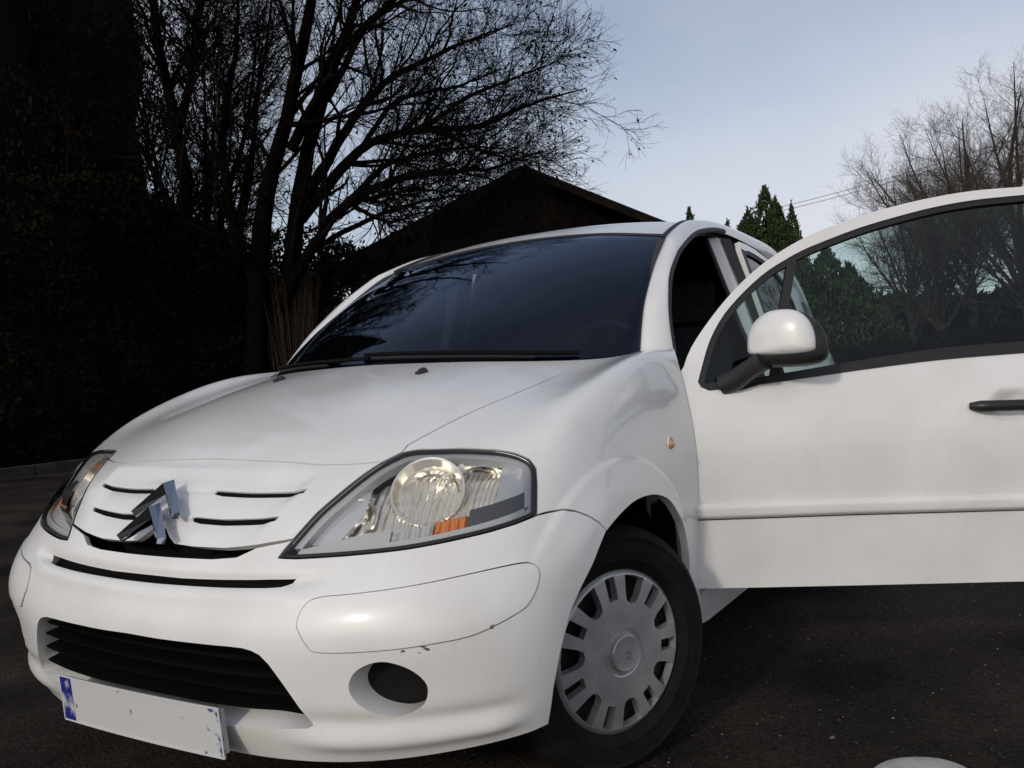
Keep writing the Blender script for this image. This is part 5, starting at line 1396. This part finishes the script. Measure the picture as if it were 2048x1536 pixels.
n = 300; a = rng.uniform(0, 6.28, n); lean = rng.gamma(2, .045, n); hh_ = rng.uniform(1.7, 2.9, n); r0_ = rng.uniform(0, .34, n)
t = np.linspace(0, 1, 7)[None]; dx = (r0_[:, None] + lean[:, None] * hh_[:, None] * t ** 2 * .9); P = np.stack([np.cos(a)[:, None] * dx, np.sin(a)[:, None] * dx, hh_[:, None] * (t - .25 * lean[:, None] * t ** 2)], -1)
V, F = tubes(P, np.tile(np.array([.010, .010, .009, .008, .006, .004, .002]), (n, 1)), 3); add("blades", V, F, STRAW, gr_)["kind"] = "stuff"
# ---- bare trees beyond the yard
def far_tree(label, base, h, spread, seed_ang=30, group="bare trees beyond the yard"):
    bx, by = base[0], base[1]
    limbs = [([(bx, by, 0), (bx + .05 * h * rng.normal() * .3, by, h * .3), (bx, by + rng.normal() * .25, h * .62), (bx, by + rng.normal() * .4, h * .97)], .020 * h)]
    for k in range(11):
        a = rng.uniform(0, 6.28); z0 = h * rng.uniform(.12, .45); L = h * rng.uniform(.35, .55); q = spread * rng.uniform(.5, 1)
        limbs.append(([(bx, by, z0), (bx + .35 * q * math.cos(a), by + .35 * q * math.sin(a), z0 + L * .35), (bx + .75 * q * math.cos(a), by + .75 * q * math.sin(a), z0 + L * .75), (bx + q * math.cos(a), by + q * math.sin(a), min(h, z0 + L * 1.15))], .009 * h))
    return bare_tree("bare_tree", label, "tree", limbs, np.array((bx, by, 0.)), BARK2, TWIG2, group, per=(13, 8, 6), L=((1.2, 2.8), (.7, 1.5), (.3, .8)), rm=(.05, .022, .012))
far_tree("tall bare tree whose crown tops the open door, between two shorter ones", (-43.6, -.9), 11.6, 4.4)
far_tree("tallest bare tree beyond the open door", (-44.6, 1.1), 12.6, 4.6)
far_tree("short wide bare tree beside the overhead wires", (-42.0, -3.3), 8.6, 3.0)
far_tree("grey-brown bare tree seen whole through the open door's window", (-30.5, 1.3), 7.2, 3.2)
far_tree("low bare tree seen through the open door's window beside the broad cypress", (-31.5, -1.2), 6.2, 2.6)
far_tree("bare tree standing beyond the far end of the low hedge", (-33.0, 4.2), 9.0, 3.4)
lh_ = hedge("low_hedge", "low dark hedge seen across the yard through the open door's window", -3.6, 6.5, -1.0, 0., 1.08, HEDGE, 16000, wob=.12)
lh_.location = (-14.6, .3, 0); lh_.rotation_euler = (0, 0, rad(-59.3 + 180 - 180)); 
fw_ = hedge("distant_trees", "far-off belt of dark trees closing the view beyond the yard", -30, 30, -3.0, 0., 3.6, CONIF, 26000, s=(.15, .42), wob=1.2, cat="trees")
fw_.location = (-58, 22, 0); fw_.rotation_euler = (0, 0, rad(-70)); tag(fw_, kind="stuff")
# ---- gabled house behind the trees
TIMBER = mat("stained_timber", (.008, .005, .004), .85, spec=.1); noisy(TIMBER, (.005, .0035, .003), (.011, .007, .005), 3, 5)
FASCIA = mat("bargeboard", (.014, .009, .006), .8, spec=.1); noisy(FASCIA, (.009, .006, .004), (.020, .013, .008), 4, 4)
TILE = mat("dark_roof_tile", (.02, .018, .017), .85); noisy(TILE, (.012, .011, .011), (.03, .026, .024), 6, 4)
hs_ = empty("gabled_house", (-17.35, -9.16, 0)); tag(hs_, "low dark timber house with a shallow gable behind the bare trees", "house")
hs_.rotation_euler = (0, 0, math.atan2(.86, -.51) - math.pi / 2 + math.pi / 2)
# local: x along the gable (to the right), y away behind
H0, SL, HW, DP = 5.85, .457, 4.4, 9.0
wall = [(-HW, 0), (HW, 0), (HW, H0 - SL * HW - .15), (0, H0 - .15), (-HW, H0 - SL * HW - .15)]
# local axes: x along the gable (to the right as seen from the yard), y away from the yard, z up
MB().prism(wall, DP, Matrix(((1, 0, 0, 0), (0, 0, 1, 0), (0, 1, 0, 0), (0, 0, 0, 1)))).build("wall", TIMBER, hs_)
nb = 44
for k in range(nb):
    x = -HW + (k + .5) * 2 * HW / nb; ht_ = H0 - .18 - SL * (abs(x) + HW / nb)
    MB().box((x, -.014, ht_ / 2), (2 * HW / nb - .014, .024, ht_)).build("board", TIMBER, hs_)
for s_ in (-1, 1):
    ang_ = math.atan(SL); ln = (HW + .45) / math.cos(ang_)
    Mr = Matrix.Translation((0, 0, H0)) @ Matrix.Rotation(s_ * ang_, 4, 'Y')
    rf = MB().box((s_ * ln / 2, DP / 2 - .2, -.02), (ln, DP + .9, .10)).move(Mr).build("roof", TILE, hs_)
    MB().box((s_ * ln / 2, -.655, -.06), (ln, .03, .20)).move(Mr).build("bargeboard", FASCIA, rf)
    MB().box((s_ * ln, DP / 2 - .2, -.10), (.10, DP + .9, .09)).move(Mr).build("gutter", BLACK, rf)
# ---- overhead wires strung between two poles far behind
POLE = mat("pole_wood", (.06, .05, .04), .9)
WA, WB = Vector((-69.9, -15.6, 12.85)), Vector((-64.3, 2.6, 14.6))
for nm, q in (("wire pole hidden behind the many-tipped cypress", WA), ("wire pole far behind the bare trees beyond the yard", WB)):
    mb = MB(); mb.tube([(0, 0, 0), (0, 0, 6), (0, 0, q.z + .1)], [.15, .13, .10], 10); mb.box((0, 0, q.z - .1), (.10, .4, .10)); p_ = mb.build("utility_pole", POLE, None, smooth=True); p_.location = (q.x, q.y, 0); tag(p_, nm, "pole")
for k, dz in enumerate((0., .32)):
    pts = [WA.lerp(WB, t) - Vector((0, 0, dz + .25 * 4 * t * (1 - t))) for t in np.linspace(0, 1, 24)]
    w_ = MB().tube(pts, .020, 5).build("overhead_wire", BLACK); tag(w_, ("upper" if k == 0 else "lower") + " of two thin overhead wires running from the cypress to the bare trees", "wire")
